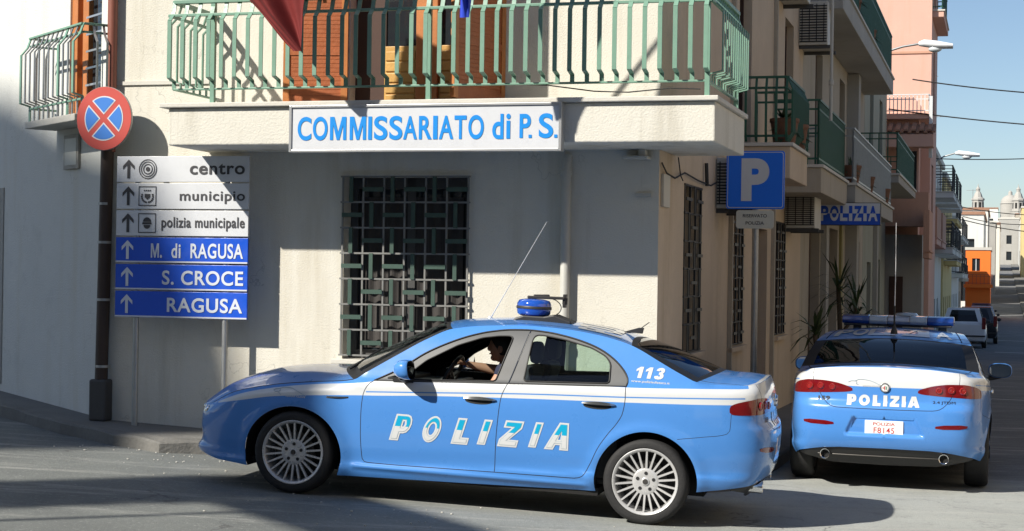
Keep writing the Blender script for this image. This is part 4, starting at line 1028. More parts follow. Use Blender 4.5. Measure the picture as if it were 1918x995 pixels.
# the balcony
q = MB()
prof = [(-4.345, 0), (-4.335, -.42), (-4.32, -.9), (.635, -.9), (.635, .75), (.003, .75), (.003, -.003), (-4.345, -.003)]
q.prism([(-4.345, -.003), (-4.30, -.9), (.635, -.9), (.635, .75), (.003, .75), (.003, -.003)], 2.912, 3.245, lambda a, b, h: (a, b, h))
slab = q.build('balcony_slab', M['slab'], st, bevel=.012)
q = MB(); q.prism([(-4.40, -.003), (-4.375, -.94), (.665, -.94), (.665, .78), (.003, .78), (.003, -.003)], 3.247, 3.288, lambda a, b, h: (a, b, h)); q.build('slab_cap', M['cap'], slab, bevel=.008)
rl = MB()
F0, F1, FY, EX, EY = -4.27, .56, -.86, .56, .72
path = [(-4.27, -.02), (-4.27, FY), (EX, FY), (EX, EY)]
def railing_mesh(mb, z0, z1, zb, zk, path, inset=.105):
    def rail(z, out, w_, h_):
        # offset polyline outward
        pts = []
        for i, (x, y) in enumerate(path):
            ox = (-out if x < -4 else out) if path is MAINP else 0; oy = -out if y < -.5 else 0
            pts.append(Vector((x + ox, y + oy, z)))
        for i in range(len(pts) - 1):
            mb.bar(pts[i], pts[i + 1], w_, h_)
    rail(z0, 0, .03, .018); rail(zk + .08, 0, .016, .016) if False else None
    rail(zb, inset * .35, .03, .026); rail(z1, 0, .055, .035)
MAINP = path
railing_mesh(rl, 3.415, 4.20, 4.075, 3.51, path)
rg_ = rl.build('railing', M['green'], st, bevel=.004)
def baluster(parent, x, y, dx, dy, z0=3.415, zk=3.51, zb=4.02, zc=4.085, z1=4.195, out=.105, w_=.037, t_=.010, mat=None, post=False):
    b = MB(); P = lambda o, z: Vector((x + dx * o, y + dy * o, z)); side = Vector((-dy, dx, 0)) * (w_ / 2)
    pts = [P(0, z0), P(0, zk - .025), P(out, zk), P(out, zb), P(out * .35, zc), P(0, z1)]
    if post: pts = [P(0, 3.285)] + pts[1:]
    for i in range(len(pts) - 1):
        d = (pts[i + 1] - pts[i]).normalized(); nn = d.cross(side.normalized()) * (t_ / 2)
        a, c = pts[i], pts[i + 1]
        b.add([a - side - nn, a + side - nn, a + side + nn, a - side + nn, c - side - nn, c + side - nn, c + side + nn, c - side + nn], [(3, 2, 1, 0), (4, 5, 6, 7), (0, 1, 5, 4), (1, 2, 6, 5), (2, 3, 7, 6), (3, 0, 4, 7)])
    if post: b.box(x - .02, x + .02, y - .02, y + .02, 3.285, 4.19)
    return b.build('baluster', mat or M['green'], parent)
nb = 38
for i in range(nb + 1):
    x = lerp(-4.27, .56, i / nb); baluster(rg_, x, FY, 0, -1, post=i in (3, 19, nb))
for i in range(1, 7): baluster(rg_, -4.27, lerp(FY, -.02, i / 6.5), -1, 0, w_=.03)
for i in range(1, 14): baluster(rg_, EX, lerp(FY, EY, i / 13), 1, 0, post=i == 13, w_=.03)
q = MB(); q.tube([(-1.1, -.80, 3.42), (-.8, -.86, 3.40), (-.4, -.84, 3.345), (-.1, -.86, 3.33), (.25, -.85, 3.36), (.5, -.84, 3.35)], .006, 6); q.build('stray_cable', M['cable'], st)

def wall_sign(name, label, cat, **k): return thing(name, label, cat, O, YAW, **k)
# police station sign ------------------------------------------------
sg = wall_sign('station_sign', 'long white sign lettered COMMISSARIATO di P. S. on the balcony edge', 'sign')
q = MB(); q.box(-3.06, -.655, -1.0, -.91, 2.855, 3.222); q.build('panel', M['sign_white'], sg)
q = MB()
for (a, b, c, d) in ((-3.082, -3.058, 2.835, 3.242), (-.657, -.633, 2.835, 3.242), (-3.058, -.657, 2.835, 2.857), (-3.058, -.657, 3.22, 3.242)): q.box(a, b, -1.012, -.905, c, d)
q.build('frame', M['alu'], sg, bevel=.003)
q = MB(); fp = lambda a, b: (a, -1.004, b)
def sp(px): return fac(px, 240, 1.004)[0]
for ch, l_, r_ in (('C', 557.5, 583), ('O', 586, 613.5), ('M', 618, 648.5), ('M', 655, 685.5), ('I', 690.5, 695.5), ('S', 700.5, 725.5), ('S', 729, 753.5), ('A', 755, 781), ('R', 784.5, 808.5), ('I', 812, 818.5), ('A', 822, 849), ('T', 851, 873.5), ('O', 877, 906)):
    if ch in 'MI': heavy(q, ch, (sp(l_ - (1 if ch == 'I' else 0)), sp(r_ + (1 if ch == 'I' else 0)), 2.940, 3.140), fp, 0)
    else: text(q, ch, (sp(l_), sp(r_), 2.937 if ch in 'COS' else 2.940, 3.143 if ch in 'COS' else 3.140), fp, 0, bold=.022, ref=.022)
text(q, 'd', (sp(922), sp(943), 2.937, 3.150), fp, 0, bold=.02, ref=.02); text(q, 'i', (sp(948), sp(956), 2.940, 3.150), fp, 0, bold=.02, ref=.02)
text(q, 'P', (sp(973), sp(994), 2.945, 3.147), fp, 0, bold=.022, ref=.022); heavy(q, 'I', (sp(990), sp(996), 2.945, 2.972), fp); text(q, 'S', (sp(1009), sp(1036), 2.942, 3.150), fp, 0, bold=.022, ref=.022); heavy(q, 'I', (sp(1038), sp(1044), 2.945, 2.972), fp)
q.build('lettering', M['cyan'], sg)

# direction board ----------------------------------------------------
bd = wall_sign('direction_sign', 'six-panel direction board on two grey posts, three white and three blue panels', 'sign')
rows = [('sign_white', 2.619, 2.861), ('sign_white', 2.366, 2.607), ('sign_white', 2.113, 2.352), ('sign_blue', 1.860, 2.098), ('sign_blue', 1.605, 1.845), ('sign_blue', 1.345, 1.592)]
zz = -.30
for a in (-4.955, -4.035):
    q = MB(); q.tube([(a, -.225, gz(*(O + U * a - V * .225).xy) + .10), (a, -.225, 2.86)], .028, 14); q.build('post', M['galv'], bd, smooth=60)
def arrow(q, cx, cz, s, fn, mi):
    pts = [(-.016, -.095), (.016, -.095), (.016, .045), (.066, -.005), (.066, .034), (0, .1), (-.066, .034), (-.066, -.005), (-.016, .045)]
    q.add([fn(cx + a * s, cz + b * s) for a, b in pts], [(0, 1, 2, 8), (2, 3, 4, 5), (8, 2, 5), (5, 6, 7, 8)], mi)
def ringf(q, c, r0, r1, fn, mi, n=28, a0=0, a1=2 * math.pi):
    vs = [fn(c[0] + r * math.cos(lerp(a0, a1, i / n)), c[1] + r * math.sin(lerp(a0, a1, i / n))) for i in range(n + 1) for r in (r0, r1)]
    q.add(vs, [(i * 2, i * 2 + 1, i * 2 + 3, i * 2 + 2) for i in range(n)], mi)
txt = [('centro', -4.40, -3.84, 2.688, 2.790, .03), ('municipio', -4.50, -3.835, 2.415, 2.532, .022), ('polizia municipale', -4.685, -3.835, 2.160, 2.292, .03), ('.  di  RAGUSA', -4.695, -3.845, 1.905, 2.045, .03), ('S. CROCE', -4.67, -3.84, 1.655, 1.790, .03), ('RAGUSA', -4.615, -3.845, 1.400, 1.535, .03)]
bfn = lambda a, b: (a, -.2665, b)
for k, (m, z0, z1) in enumerate(rows):
    q = MB(); q.box(-5.16, -3.80, -.262, -.240, z0, z1); pn = q.build('panel', M[m], bd, bevel=.003)
    white = k < 3; q = MB(); lm = [M['charletter'] if white else M['grey_letter'], M['sign_white']]
    arrow(q, -5.035, (z0 + z1) / 2, .92, bfn, 0); q.build('arrow', lm, pn); q = MB()
    s, a0, a1, b0, b1, bo = txt[k]
    text(q, s, (a0, a1, b0, b1), bfn, 0, bold=bo * .7, ref=bo * .7, spacing=1.08)
    if k == 3: heavy(q, 'M', (-4.79, -4.705, 1.908, 2.042), bfn, 0)
    q.build('lettering', lm, pn); q = MB()
    c = (-4.835, (z0 + z1) / 2)
    if k == 0:
        for r0, r1 in ((0, .022), (.040, .050), (.064, .073), (.085, .094)): ringf(q, c, r0, r1, bfn, 0)
    elif white:
        h = .092
        for (a, b, cc, d) in ((-h, h, h - .008, h), (-h, h, -h, -h + .008), (-h, -h + .008, -h, h), (h - .008, h, -h, h)): q.add([bfn(c[0] + x, c[1] + y) for x, y in ((a, cc), (b, cc), (b, d), (a, d))], [(0, 1, 2, 3)], 0)
        if k == 1:                                                      # town arms: wreath, shield and crown
            for sgn_ in (-1, 1):
                for j in range(6):
                    an = -math.pi / 2 + sgn_ * (.25 + j * .33); p = (c[0] + .058 * math.cos(an), c[1] - .005 + .055 * math.sin(an)); ringf(q, p, 0, .010, bfn, 0, 8)
            q.add([bfn(c[0] + x, c[1] + y) for x, y in ((-.028, .02), (.028, .02), (.03, -.01), (0, -.035), (-.03, -.01))], [(4, 3, 2, 1, 0)], 0)
            for j in range(4): ringf(q, (c[0] - .03 + j * .02, c[1] + .052), 0, .008, bfn, 0, 8)
        else:                                                           # policeman's helmeted head
            ringf(q, (c[0], c[1] + .012), 0, .042, bfn, 0, 20, 0, math.pi); ringf(q, (c[0], c[1] - .018), 0, .036, bfn, 0, 20, math.pi, 2 * math.pi)
            q.add([bfn(c[0] + x, c[1] + y) for x, y in ((-.052, -.012), (.052, -.012), (.045, .008), (-.045, .008))], [(0, 1, 2, 3)], 0)
    if q.v: q.build('symbol', lm, pn)
    if not white:
        q = MB(); q.box(-5.158, -3.802, -.2655, -.262, z0 + .002, z0 + .016); q.build('white_edge', M['sign_white'], pn)
# no stopping sign ---------------------------------------------------
ns = thing('no_stopping_sign', 'round red and blue no stopping sign fixed by the downpipe', 'sign', O + U * fac(195, 222, .27)[0] - V * .27 + Vector((0, 0, fac(195, 222, .27)[1])), YAW + R(-4))
disc = lambda q, r, y0, y1, mi, n=48: q.prism([(r * math.cos(2 * math.pi * i / n), r * math.sin(2 * math.pi * i / n)) for i in range(n)], y0, y1, lambda a, b, h: (a, h, b), mi)
q = MB(); disc(q, .303, .0, .02, 0); q.build('backing', M['galv'], ns)
q = MB(); disc(q, .300, -.004, -.0005, 0); q.build('red_face', M['sign_red'], ns)
def quad_sector(r, w_, dirn, n=14):                                   # region between the two diagonal bars on one side
    pts = []; a0 = math.asin(w_ / r)
    for i in range(n + 1):
        a = lerp(-math.pi / 4 + a0, math.pi / 4 - a0, i / n); pts.append((r * math.cos(a), r * math.sin(a)))
    pts.append((w_ * math.sqrt(2), 0)); c, s = math.cos(dirn), math.sin(dirn)
    return [(x * c - y * s, x * s + y * c) for x, y in pts]
for k in range(4):
    q = MB(); pts = quad_sector(.212, .026, k * math.pi / 2); n_ = len(pts); q.add([(a, -.0065, b) for a, b in pts], [tuple(range(n_))]); wq = q.build('white_border', M['sign_white'], ns)
    q = MB(); pts = quad_sector(.200, .038, k * math.pi / 2); q.add([(a, -.009, b) for a, b in pts], [tuple(range(n_))]); q.build('blue_field', M['sign_mid'], wq)
for z_ in (-.12, .09):
    q = MB(); q.box(-.03, .03, .02, .20, z_, z_ + .03); q.build('bracket', M['galv'], ns)
# downpipes ----------------------------------------------------------
dp = wall_sign('downpipe', 'rust red downpipe with a dark cast lower length between the two walls', 'downpipe')
q = MB(); q.tube([(-5.345, -.06, 2.92), (-5.345, -.06, 9.3)], .047, 16); q.build('upper_pipe', M['rustpipe'], dp, smooth=60)
q = MB(); g0 = gz(*(O + U * -5.36).xy) + .13
q.tube([(-5.40, -.075, g0 + .12), (-5.37, -.075, 2.95)], .062, 16); q.build('lower_pipe', M['brownpipe'], dp, smooth=60)
q = MB(); q.box(-5.49, -5.31, -.15, .0, g0, g0 + .40); q.build('pipe_shoe', M['darkgrey'], dp, bevel=.02)
for z in (.86, 1.5, 2.05, 2.42):
    q = MB(); q.lathe([(.064, -.012), (.068, -.012), (.068, .012), (.064, .012)], 16, 'z', (-5.385, -.075, z)); q.build('pipe_clamp', M['galv'], dp)
dp2 = wall_sign('drainpipe', 'pale grey drainpipe on the shaded wall behind the police car roof', 'drainpipe')
q = MB(); q.tube([(-.825, -.06, .1), (-.825, -.06, 2.75), (-.825, -.0, 2.86)], .043, 16); q.build('pipe', M['greypipe'], dp2, smooth=60)
for z_ in (2.70, 1.2):
    q = MB(); q.lathe([(.043, -.02), (.052, -.02), (.052, .02), (.043, .02)], 16, 'z', (-.825, -.06, z_)); q.build('collar', M['greypipe'], dp2)
# parking sign -------------------------------------------------------
pp = thing('parking_sign', 'square blue parking sign with white plate below on a grey pole', 'sign', W(.43, 3.04, 0), YAW)
q = MB(); q.tube([(0, 0, gz(*W(.43, 3.04, 0).xy) + .1), (0, 0, 3.05)], .034, 16); q.build('pole', M['galv'], pp, smooth=60)
def rrect(x0, x1, z0, z1, r, n=6):
    out = []
    for cx, cz, a0 in ((x1 - r, z1 - r, 0), (x0 + r, z1 - r, 90), (x0 + r, z0 + r, 180), (x1 - r, z0 + r, 270)):
        out += [(cx + r * math.cos(R(a0 + 90 * i / n)), cz + r * math.sin(R(a0 + 90 * i / n))) for i in range(n + 1)]
    return out
yz = lambda a, b, h: (a, h, b)
q = MB(); q.prism(rrect(-.302, .302, 2.518, 3.122, .03), -.058, -.040, yz); q.prism(rrect(-.29, .29, 2.53, 3.11, .025), -.061, -.0585, yz, 1); q.prism(rrect(-.283, .283, 2.537, 3.103, .022), -.0635, -.0615, yz, 2)
pf = q.build('square_panel', [M['p_blue'], M['sign_white'], M['p_blue']], pp)
q = MB(); text(q, 'P', (-.145, .145, 2.60, 3.045), lambda a, b: (a, -.066, b), 0, bold=.05, ref=.05); q.build('letter', M['sign_white'], pf)
q = MB(); q.prism(rrect(-.195, .195, 2.315, 2.505, .03), -.058, -.042, yz); q2 = q.build('plate', mk('off_white_plate', (.60, .60, .52), .5, var=.08), pp)
q = MB(); text(q, 'RISERVATO', (-.125, .125, 2.43, 2.465), lambda a, b: (a, -.0605, b), 0, bold=.01); q.build('lettering', M['charletter'], q2); q = MB(); text(q, 'POLIZIA', (-.095, .095, 2.355, 2.39), lambda a, b: (a, -.0605, b), 0, bold=.01); q.build('lettering', M['charletter'], q2)

# small things on the corner walls ----------------------------------
q = thing('street_name_plate', 'small pale street plate on the corner of the shaded side wall', 'plate', W(.0, .08, 0), YAW)
g = MB(); g.box(.002, .03, .0, .30, 2.42, 2.71); g.build('plate', M['acwhite'], q, bevel=.004)
q = thing('wall_lamp', 'small grey outdoor lamp under the balcony slab at the corner', 'lamp', W(-.1, 0, 0), YAW)
g = MB(); g.box(-.20, .03, -.18, -.02, 2.825, 2.85); g.box(-.06, .0, -.14, -.02, 2.85, 2.91); g.build('housing', M['greypipe'], q, bevel=.005)
q = thing('junction_box', 'small grey box low on the shaded wall near the corner', 'box', W(-.12, 0, 0), YAW)
g = MB(); g.box(-.09, .06, -.03, -.002, 2.50, 2.53); g.build('cover', M['greypipe'], q)
q = MB(); pts = [(.02, .02, 2.80), (.03, .2, 2.72), (.03, .6, 2.70), (.03, 1.1, 2.78), (.03, 1.8, 2.75), (.03, 2.6, 2.74), (.03, 3.0, 2.80)]
q.tube(pts, .008, 6); q.tube([(.03, .75, 2.90), (.035, .85, 2.74), (.03, 1.0, 2.70)], .006, 6); q.tube([(.03, 2.3, 2.95), (.04, 2.3, 2.72)], .02, 6)
tag(q.build('wall_cable', M['cable'], loc=O, rz=YAW), 'black cable looped along the shaded side wall under the balcony', 'cable')
def air_con(label, a0, a1, t0, t1, z0, z1, front='end'):
    o = thing('air_conditioner', label, 'air conditioner', W(a0, t0, 0), YAW, group='air conditioners on the side street')
    w_, d_ = a1 - a0, t1 - t0
    g = MB(); g.box(0, w_, 0, d_, z0, z1); c = g.build('casing', M['acwhite'], o, bevel=.012)
    g = MB(); nn = 14
    for k in range(nn): g.box(.03 * w_, w_ * .97, -.012, -.001, z0 + .04 + (z1 - z0 - .08) * k / nn, z0 + .04 + (z1 - z0 - .08) * (k + .45) / nn)
    for k in range(4): g.box(w_ * (.1 + .25 * k), w_ * (.1 + .25 * k) + .012, -.014, -.012, z0 + .04, z1 - .04)
    g.build('vent_grille', M['black'], c)
    for y_ in (.03, d_ - .07):
        g = MB(); g.box(-.0, w_ + .05, y_, y_ + .04, z0 - .05, z0 - .002); g.build('bracket', M['darkgrey'], o)
    return o
air_con('air conditioner half hidden behind the parking sign', .002, .34, 3.1, 3.9, 2.53, 3.06)
air_con('dark air conditioner low on the wall between parking sign and lit sign', .002, .42, 9.0, 9.8, 2.50, 2.98)
air_con('air conditioner high on the wall under the upper balcony', .002, .42, 10.4, 11.2, 5.22, 5.86)
air_con('air conditioner at the top edge above the dark green balcony', .002, .36, 7.8, 8.6, 5.52, 6.1)
# flags --------------------------------------------------------------
def flag(label, off, tip, spread_l, spread_r, zt, mats, seed):
    at_, zt0 = fac(*tip, off); o = thing('flag', label, 'flag', W(at_, -off, 0), YAW)
    g = MB(); H_ = zt - zt0
    def f(u, v):
        zr = H_ * v; e = min(1, zr / .9); x = lerp(-(.03 + spread_l * e ** .9), .03 + spread_r * e, u); fold = (.085 * math.sin(u * 9 + seed + zr * .8) + .04 * math.sin(u * 21 + zr * 3)) * min(1, zr * 3); drop = .10 * math.sin(u * math.pi) * min(1, zr * 2.5) * (1 - v)
        return (x + .04 * math.sin(zr * 4 + u * 3), fold, zt0 + zr - drop)
    g.grid(f, 40, 30, 0, (lambda u, v: 0 if v < .5 else (1 if v < .75 else 2)) if len(mats) > 1 else None)
    g.build('cloth', mats, o, smooth=180)
    g = MB(); g.tube([(.0, off - .9, 4.15), (0, .1, zt - .02), (0, -.35, zt + .35)], .018, 8); g.build('pole', M['orangewood'], o, smooth=60)
flag('dark red end of a flag hanging over the railing, left of the doors', 1.5, (556, 96), .92, .22, 5.6, [M['red_cloth'], M['white_cloth'], M['green_cloth']], 1)
flag('blue flag tip hanging at the top of the railing', 1.75, (868, 33), .16, .22, 5.7, [M['blue_cloth']], 2)

# ================================================================ left building across the angle
lb_ = thing('left_building', 'pale building on the left with a small green balcony, receding up the side road', 'building', PC_, YAWL)
LD = (-1.17, -.32, 3.34, 5.6)
q = MB(); holed(q, -30, 0, -.8, 9.6, [LD], depth=.2); q.add([(-30, 0, 9.6), (0, 0, 9.6), (0, 8, 9.6), (-30, 8, 9.6)], [(0, 1, 2, 3)])
q.add([(-30, 0, -.8), (-30, 8, -.8), (-30, 8, 9.6), (-30, 0, 9.6)], [(0, 1, 2, 3)])
q.build('wall', M['stucco_left'], lb_)
d = MB(); d.box(-1.17, -1.02, .02, .12, 3.34, 5.6); d.box(-.95, -.80, .05, .12, 3.34, 5.6); d.box(-1.02, -.95, .08, .12, 3.34, 5.6); dl = d.build('balcony_door', M['orangewood'], lb_, bevel=.006)
d = MB(); d.box(-.79, -.34, .1, .13, 3.34, 5.6); d.build('door_glass', M['winglass'], dl)
d = MB()
for k in range(12): d.box(-.78, -.35, .02, .035, 3.45 + k * .17, 3.47 + k * .17)
d.build('door_bars', M['alu'], dl)
q = MB(); q.box(-1.50, -.12, -.34, -.002, 3.215, 3.285); sl_ = q.build('balcony_slab', M['cap'], lb_, bevel=.008)
q = MB()
P2 = [(-1.47, 0), (-1.47, -.30), (-.02, -.30), (-.02, 0)]
for z, w_ in ((3.42, .022), (4.06, .026), (4.14, .05)):
    for i in range(3): q.bar((*P2[i], z), (*P2[i + 1], z), w_, .02)
r2 = q.build('railing', M['green'], lb_, bevel=.003)
for i in range(12):
    baluster(r2, lerp(-1.47, -.02, i / 11), -.30, 0, -1, z0=3.29, zk=3.47, zb=3.96, zc=4.04, z1=4.14, out=.10, w_=.03 if i not in (0, 8, 11) else .05, mat=M['green'] if i in (0, 8, 11) else M['galv'])
for i in range(1, 3):
    baluster(r2, -1.47, lerp(-.30, 0, i / 3), -1, 0, z0=3.29, zk=3.47, zb=3.96, zc=4.04, z1=4.14, w_=.02, mat=M['galv']); baluster(r2, -.02, lerp(-.30, 0, i / 3), 1, 0, z0=3.29, zk=3.47, zb=3.96, zc=4.04, z1=4.14, w_=.02, mat=M['galv'])
q = MB(); q.box(-3.6, -3.09, -.012, -.001, .5, 2.68); q.build('bricked_up_door', M['stucco_grey'], lb_)
pl = thing('wall_plaque', 'small grey marble plaque on the left wall beneath the balcony', 'plaque', PC_, YAWL)
q = MB(); q.box(-1.22, -.82, -.03, -.002, 2.80, 3.15); q.build('slab', M['stucco_grey'], pl, bevel=.004)
q = MB(); q.box(-1.18, -.86, -.034, -.031, 2.84, 3.11); q.build('face', M['greypipe'], pl)

# ================================================================ the side street
def railing(parent, path, z0, z1, mat, step=.13, bow=0.0, name='railing', r=.012):
    g = MB(); path = [Vector((*p, 0)) for p in path]
    for i in range(len(path) - 1):
        a, b = path[i], path[i + 1]
        for z, w_ in ((z0 + .08, .025), (z1 - .12, .02), (z1, .045)): g.bar(a + Vector((0, 0, z)), b + Vector((0, 0, z)), w_, .025)
        n = max(1, int((b - a).length / step)); d = (b - a).normalized(); o = Vector((d.y, -d.x, 0)) * bow
        for k in range(n + 1):
            p = a.lerp(b, k / n)
            if bow: g.bar(p + o + Vector((0, 0, z0 + .12)), p + o + Vector((0, 0, z1 - .14)), r * 2.2, r * 1.2); g.bar(p + o + Vector((0, 0, z1 - .14)), p + Vector((0, 0, z1)), r * 2.2, r * 1.2); g.bar(p + Vector((0, 0, z0 + .02)), p + o + Vector((0, 0, z0 + .12)), r * 2.2, r * 1.2)
            else: g.bar(p + Vector((0, 0, z0)), p + Vector((0, 0, z1)), r * 2, r * 2)
    return g.build(name, mat, parent)
def house(name, label, t0, t1, off, h, wallm, depth=9.0, group=None, base=None):
    o = thing(name, label, 'building', W(off, t0, 0), YAW, group=group)
    zb = min(gz(*W(off, t0, 0).xy), gz(*W(off, t1, 0).xy)) - .5 if base is None else base
    return o, zb
def box_house(name, label, t0, t1, off, h, wallm, openings=(), depth=9.0, group=None, left=True):
    """openings: (t from t0, width, z0, z1) on the street face"""
    o, zb = house(name, label, t0, t1, off, h, wallm, depth, group)
    L = t1 - t0; q = MB()
    fn = side_fn if left else (lambda x, y, z: (y, x, z))
    hs = [(a, a + w_, c, d) for a, w_, c, d in openings]
    holed(q, 0, L, zb, h, hs, depth=.22, fn=fn)
    sg_ = -1 if left else 1
    q.add([(0, 0, zb), (sg_ * depth, 0, zb), (sg_ * depth, 0, h), (0, 0, h)], [(3, 2, 1, 0)]); q.add([(0, L, zb), (sg_ * depth, L, zb), (sg_ * depth, L, h), (0, L, h)], [(0, 1, 2, 3)])
    q.add([(0, 0, h), (sg_ * depth, 0, h), (sg_ * depth, L, h), (0, L, h)], [(0, 1, 2, 3)]); q.add([(sg_ * depth, 0, zb), (sg_ * depth, L, zb), (sg_ * depth, L, h), (sg_ * depth, 0, h)], [(0, 1, 2, 3)])
    q.build('wall', wallm, o)
    for k, (a, b, c, d) in enumerate(hs):
        g = MB(); door = c < gzs(ST(*W(off, t0 + a, 0).xy)[0], ST(*W(off, t0 + a, 0).xy)[1]) + .7
        x0, x1 = sorted((sg_ * .20, sg_ * .15)); g.box(x0, x1, a + .002, b - .002, c + .002, d - .002)
        w_ = g.build('door' if door else 'window', M['brown'] if door else M['winglass'], o)
        if not door:
            g = MB(); x0, x1 = sorted((sg_ * .148, sg_ * .10))
            g.box(x0, x1, a, a + .06, c, d); g.box(x0, x1, b - .06, b, c, d); g.box(x0, x1, (a + b) / 2 - .04, (a + b) / 2 + .04, c, d); g.build('frame', M['brown'], w_)
    return o
def balcony(o, t0, t1, off, z0, z1, slabm, railm, zr, solid=None, step=.13, bow=0.0, left=True):
    s_ = 1 if left else -1
    g = MB(); a, b = sorted((s_ * .002, s_ * off)); g.box(a, b, t0, t1, z0, z1 - .04); bs = g.build('balcony_slab', slabm, o, bevel=.01)
    g = MB(); a, b = sorted((s_ * .002, s_ * (off + .03))); g.box(a, b, t0 - .03, t1 + .03, z1 - .038, z1); g.build('slab_cap', M['cap'] if solid is None else slabm, bs)
    e = s_ * (off - .05)
    if solid is not None:
        g = MB(); a, b = sorted((s_ * (off - .10), s_ * (off - .004))); g.box(a, b, t0 + .004, t1 - .004, z1, zr); g.box(*sorted((s_ * .002, s_ * (off - .102))), t0 + .004, t0 + .10, z1, zr); g.box(*sorted((s_ * .002, s_ * (off - .102))), t1 - .10, t1 - .004, z1, zr); g.build('parapet', solid, o)
    else: railing(o, [(0.0, t0 + .05), (e, t0 + .05), (e, t1 - .05), (0.0, t1 - .05)], z1, zr, railm, step, bow)
# B2: next to the corner building
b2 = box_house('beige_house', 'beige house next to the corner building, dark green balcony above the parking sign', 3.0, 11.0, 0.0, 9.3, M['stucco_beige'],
    [(1.05, 1.05, 1.03, 2.56), (2.85, 1.4, .0, 2.42), (5.05, 1.05, 1.04, 2.57), (1.6, 1.0, 3.36, 5.4), (5.8, 1.0, 3.36, 5.4)])
balcony(b2, 1.40, 3.1, .62, 2.92, 3.32, M['slab_beige'] if 'slab_beige' in M else M['stucco_beige'], M['dkgreen'], 4.06, bow=.06, step=.10)
for a_, b_ in ((1.0, 1.06), (4.62, 4.70)):
    g = MB(); g.box(.002, .05, a_, b_, -.3, 9.2); g.build('pilaster', M['stucco_tan'], b2)
g = MB(); g.box(-.10, -.05, 3.0, 3.5, .1, 2.35); g.build('door_leaf', M['orangewood'], b2)
for a_ in (1.0, 5.0):
    g = MB(); g.box(-.02, .06, a_, a_ + 1.15, .975, 1.025); g.build('window_sill', M['stucco_beige'], b2)
for t in (1.05, 5.05):
    grille(b2, t, t + 1.05, 1.05, 2.55, 4, 6, side_fn, mats=[M['bronze'], M['rod2']], bw=.03, thick=.02, y=0)
g = MB(); g.box(.002, .10, 5.9, 5.96, 5.6, 9.2); g.build('brown_strip', M['brown'], b2)
# B3: long grey house with balconies and the lit sign
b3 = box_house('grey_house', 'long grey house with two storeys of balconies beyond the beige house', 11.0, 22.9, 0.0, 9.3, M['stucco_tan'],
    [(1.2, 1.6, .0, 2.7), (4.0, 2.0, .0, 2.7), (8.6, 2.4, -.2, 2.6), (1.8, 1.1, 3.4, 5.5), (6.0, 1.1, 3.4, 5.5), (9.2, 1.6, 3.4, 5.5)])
balcony(b3, -3.2, .65, .62, 2.93, 3.30, M['stucco_tan'], M['dkgreen'], 4.15, step=.12)
balcony(b3, .75, 10.0, .74, 2.98, 3.28, M['stucco_grey'], M['galv'], 4.12, step=.14)
balcony(b3, -.4, 11.6, .62, 5.77, 6.12, M['stucco_grey'], M['dkgreen'], 7.0, step=.14)
for (d_, a_, b_, z_) in ((.22, 7.6, 8.1, 5.75), (.10, 2.95, 3.4, 2.95)):
    g = MB(); g.box(.002, d_, a_, b_, -.3, z_); g.build('pilaster', M['stucco_grey'], b3)
M['mustard'] = mk('mustard_trim', (.30, .26, .10), .8, var=.2)
for a_ in (3.45, 6.3):
    g = MB(); g.box(.002, .05, a_, a_ + .3, .2, 2.9); g.build('door_surround', M['mustard'], b3)
dp3 = thing('street_downpipe', 'thin pale vertical pipe running down past the side street balconies', 'pipe', O, YAW)
t_ = strt(1557, 150, .70)[0]; g = MB(); g.tube([(.70, t_, 3.9), (.70, t_, 9.0)], .022, 10); g.build('pipe', M['greypipe'], dp3, smooth=60)
g = MB(); g.lathe([(.022, -.04), (.034, -.03), (.034, .03), (.022, .04)], 12, 'z', (.70, t_, strt(1557, 155, .70)[1])); g.build('joint', M['greypipe'], dp3)
# lit sign POLIZIA
ls = thing('police_sign', 'blue and white light box lettered POLIZIA projecting over the side street', 'sign', W(0, 11.55, 0), YAW)
g = MB(); g.box(.20, 1.14, -.08, .06, 2.62, 2.965); bx_ = g.build('case', M['darkgrey'], ls, bevel=.004)
g = MB(); g.box(.21, 1.13, -.086, -.081, 2.63, 2.80, 0); g.box(.21, 1.13, -.086, -.081, 2.80, 2.955, 1); g.build('face', [M['sign_blue'], M['grey_letter']], ls)
g = MB(); x_ = .245
for ch, w_ in zip('POLIZIA', (.12, .13, .11, .05, .12, .05, .14)):
    cutz = 2.80
    text(g, ch, (x_, x_ + w_, 2.685, 2.915), lambda a, b: (a, -.09, b), lambda a, b: 1 if b > 2.80 else 0, bold=.04, ref=.04, cut=[(1, 2.80)]); x_ += w_ + .022
g.build('lettering', [M['grey_letter'], M['sign_blue']], ls)
g = MB(); g.box(.0, .20, -.02, .02, 2.86, 2.90); g.build('bracket', M['darkgrey'], ls)
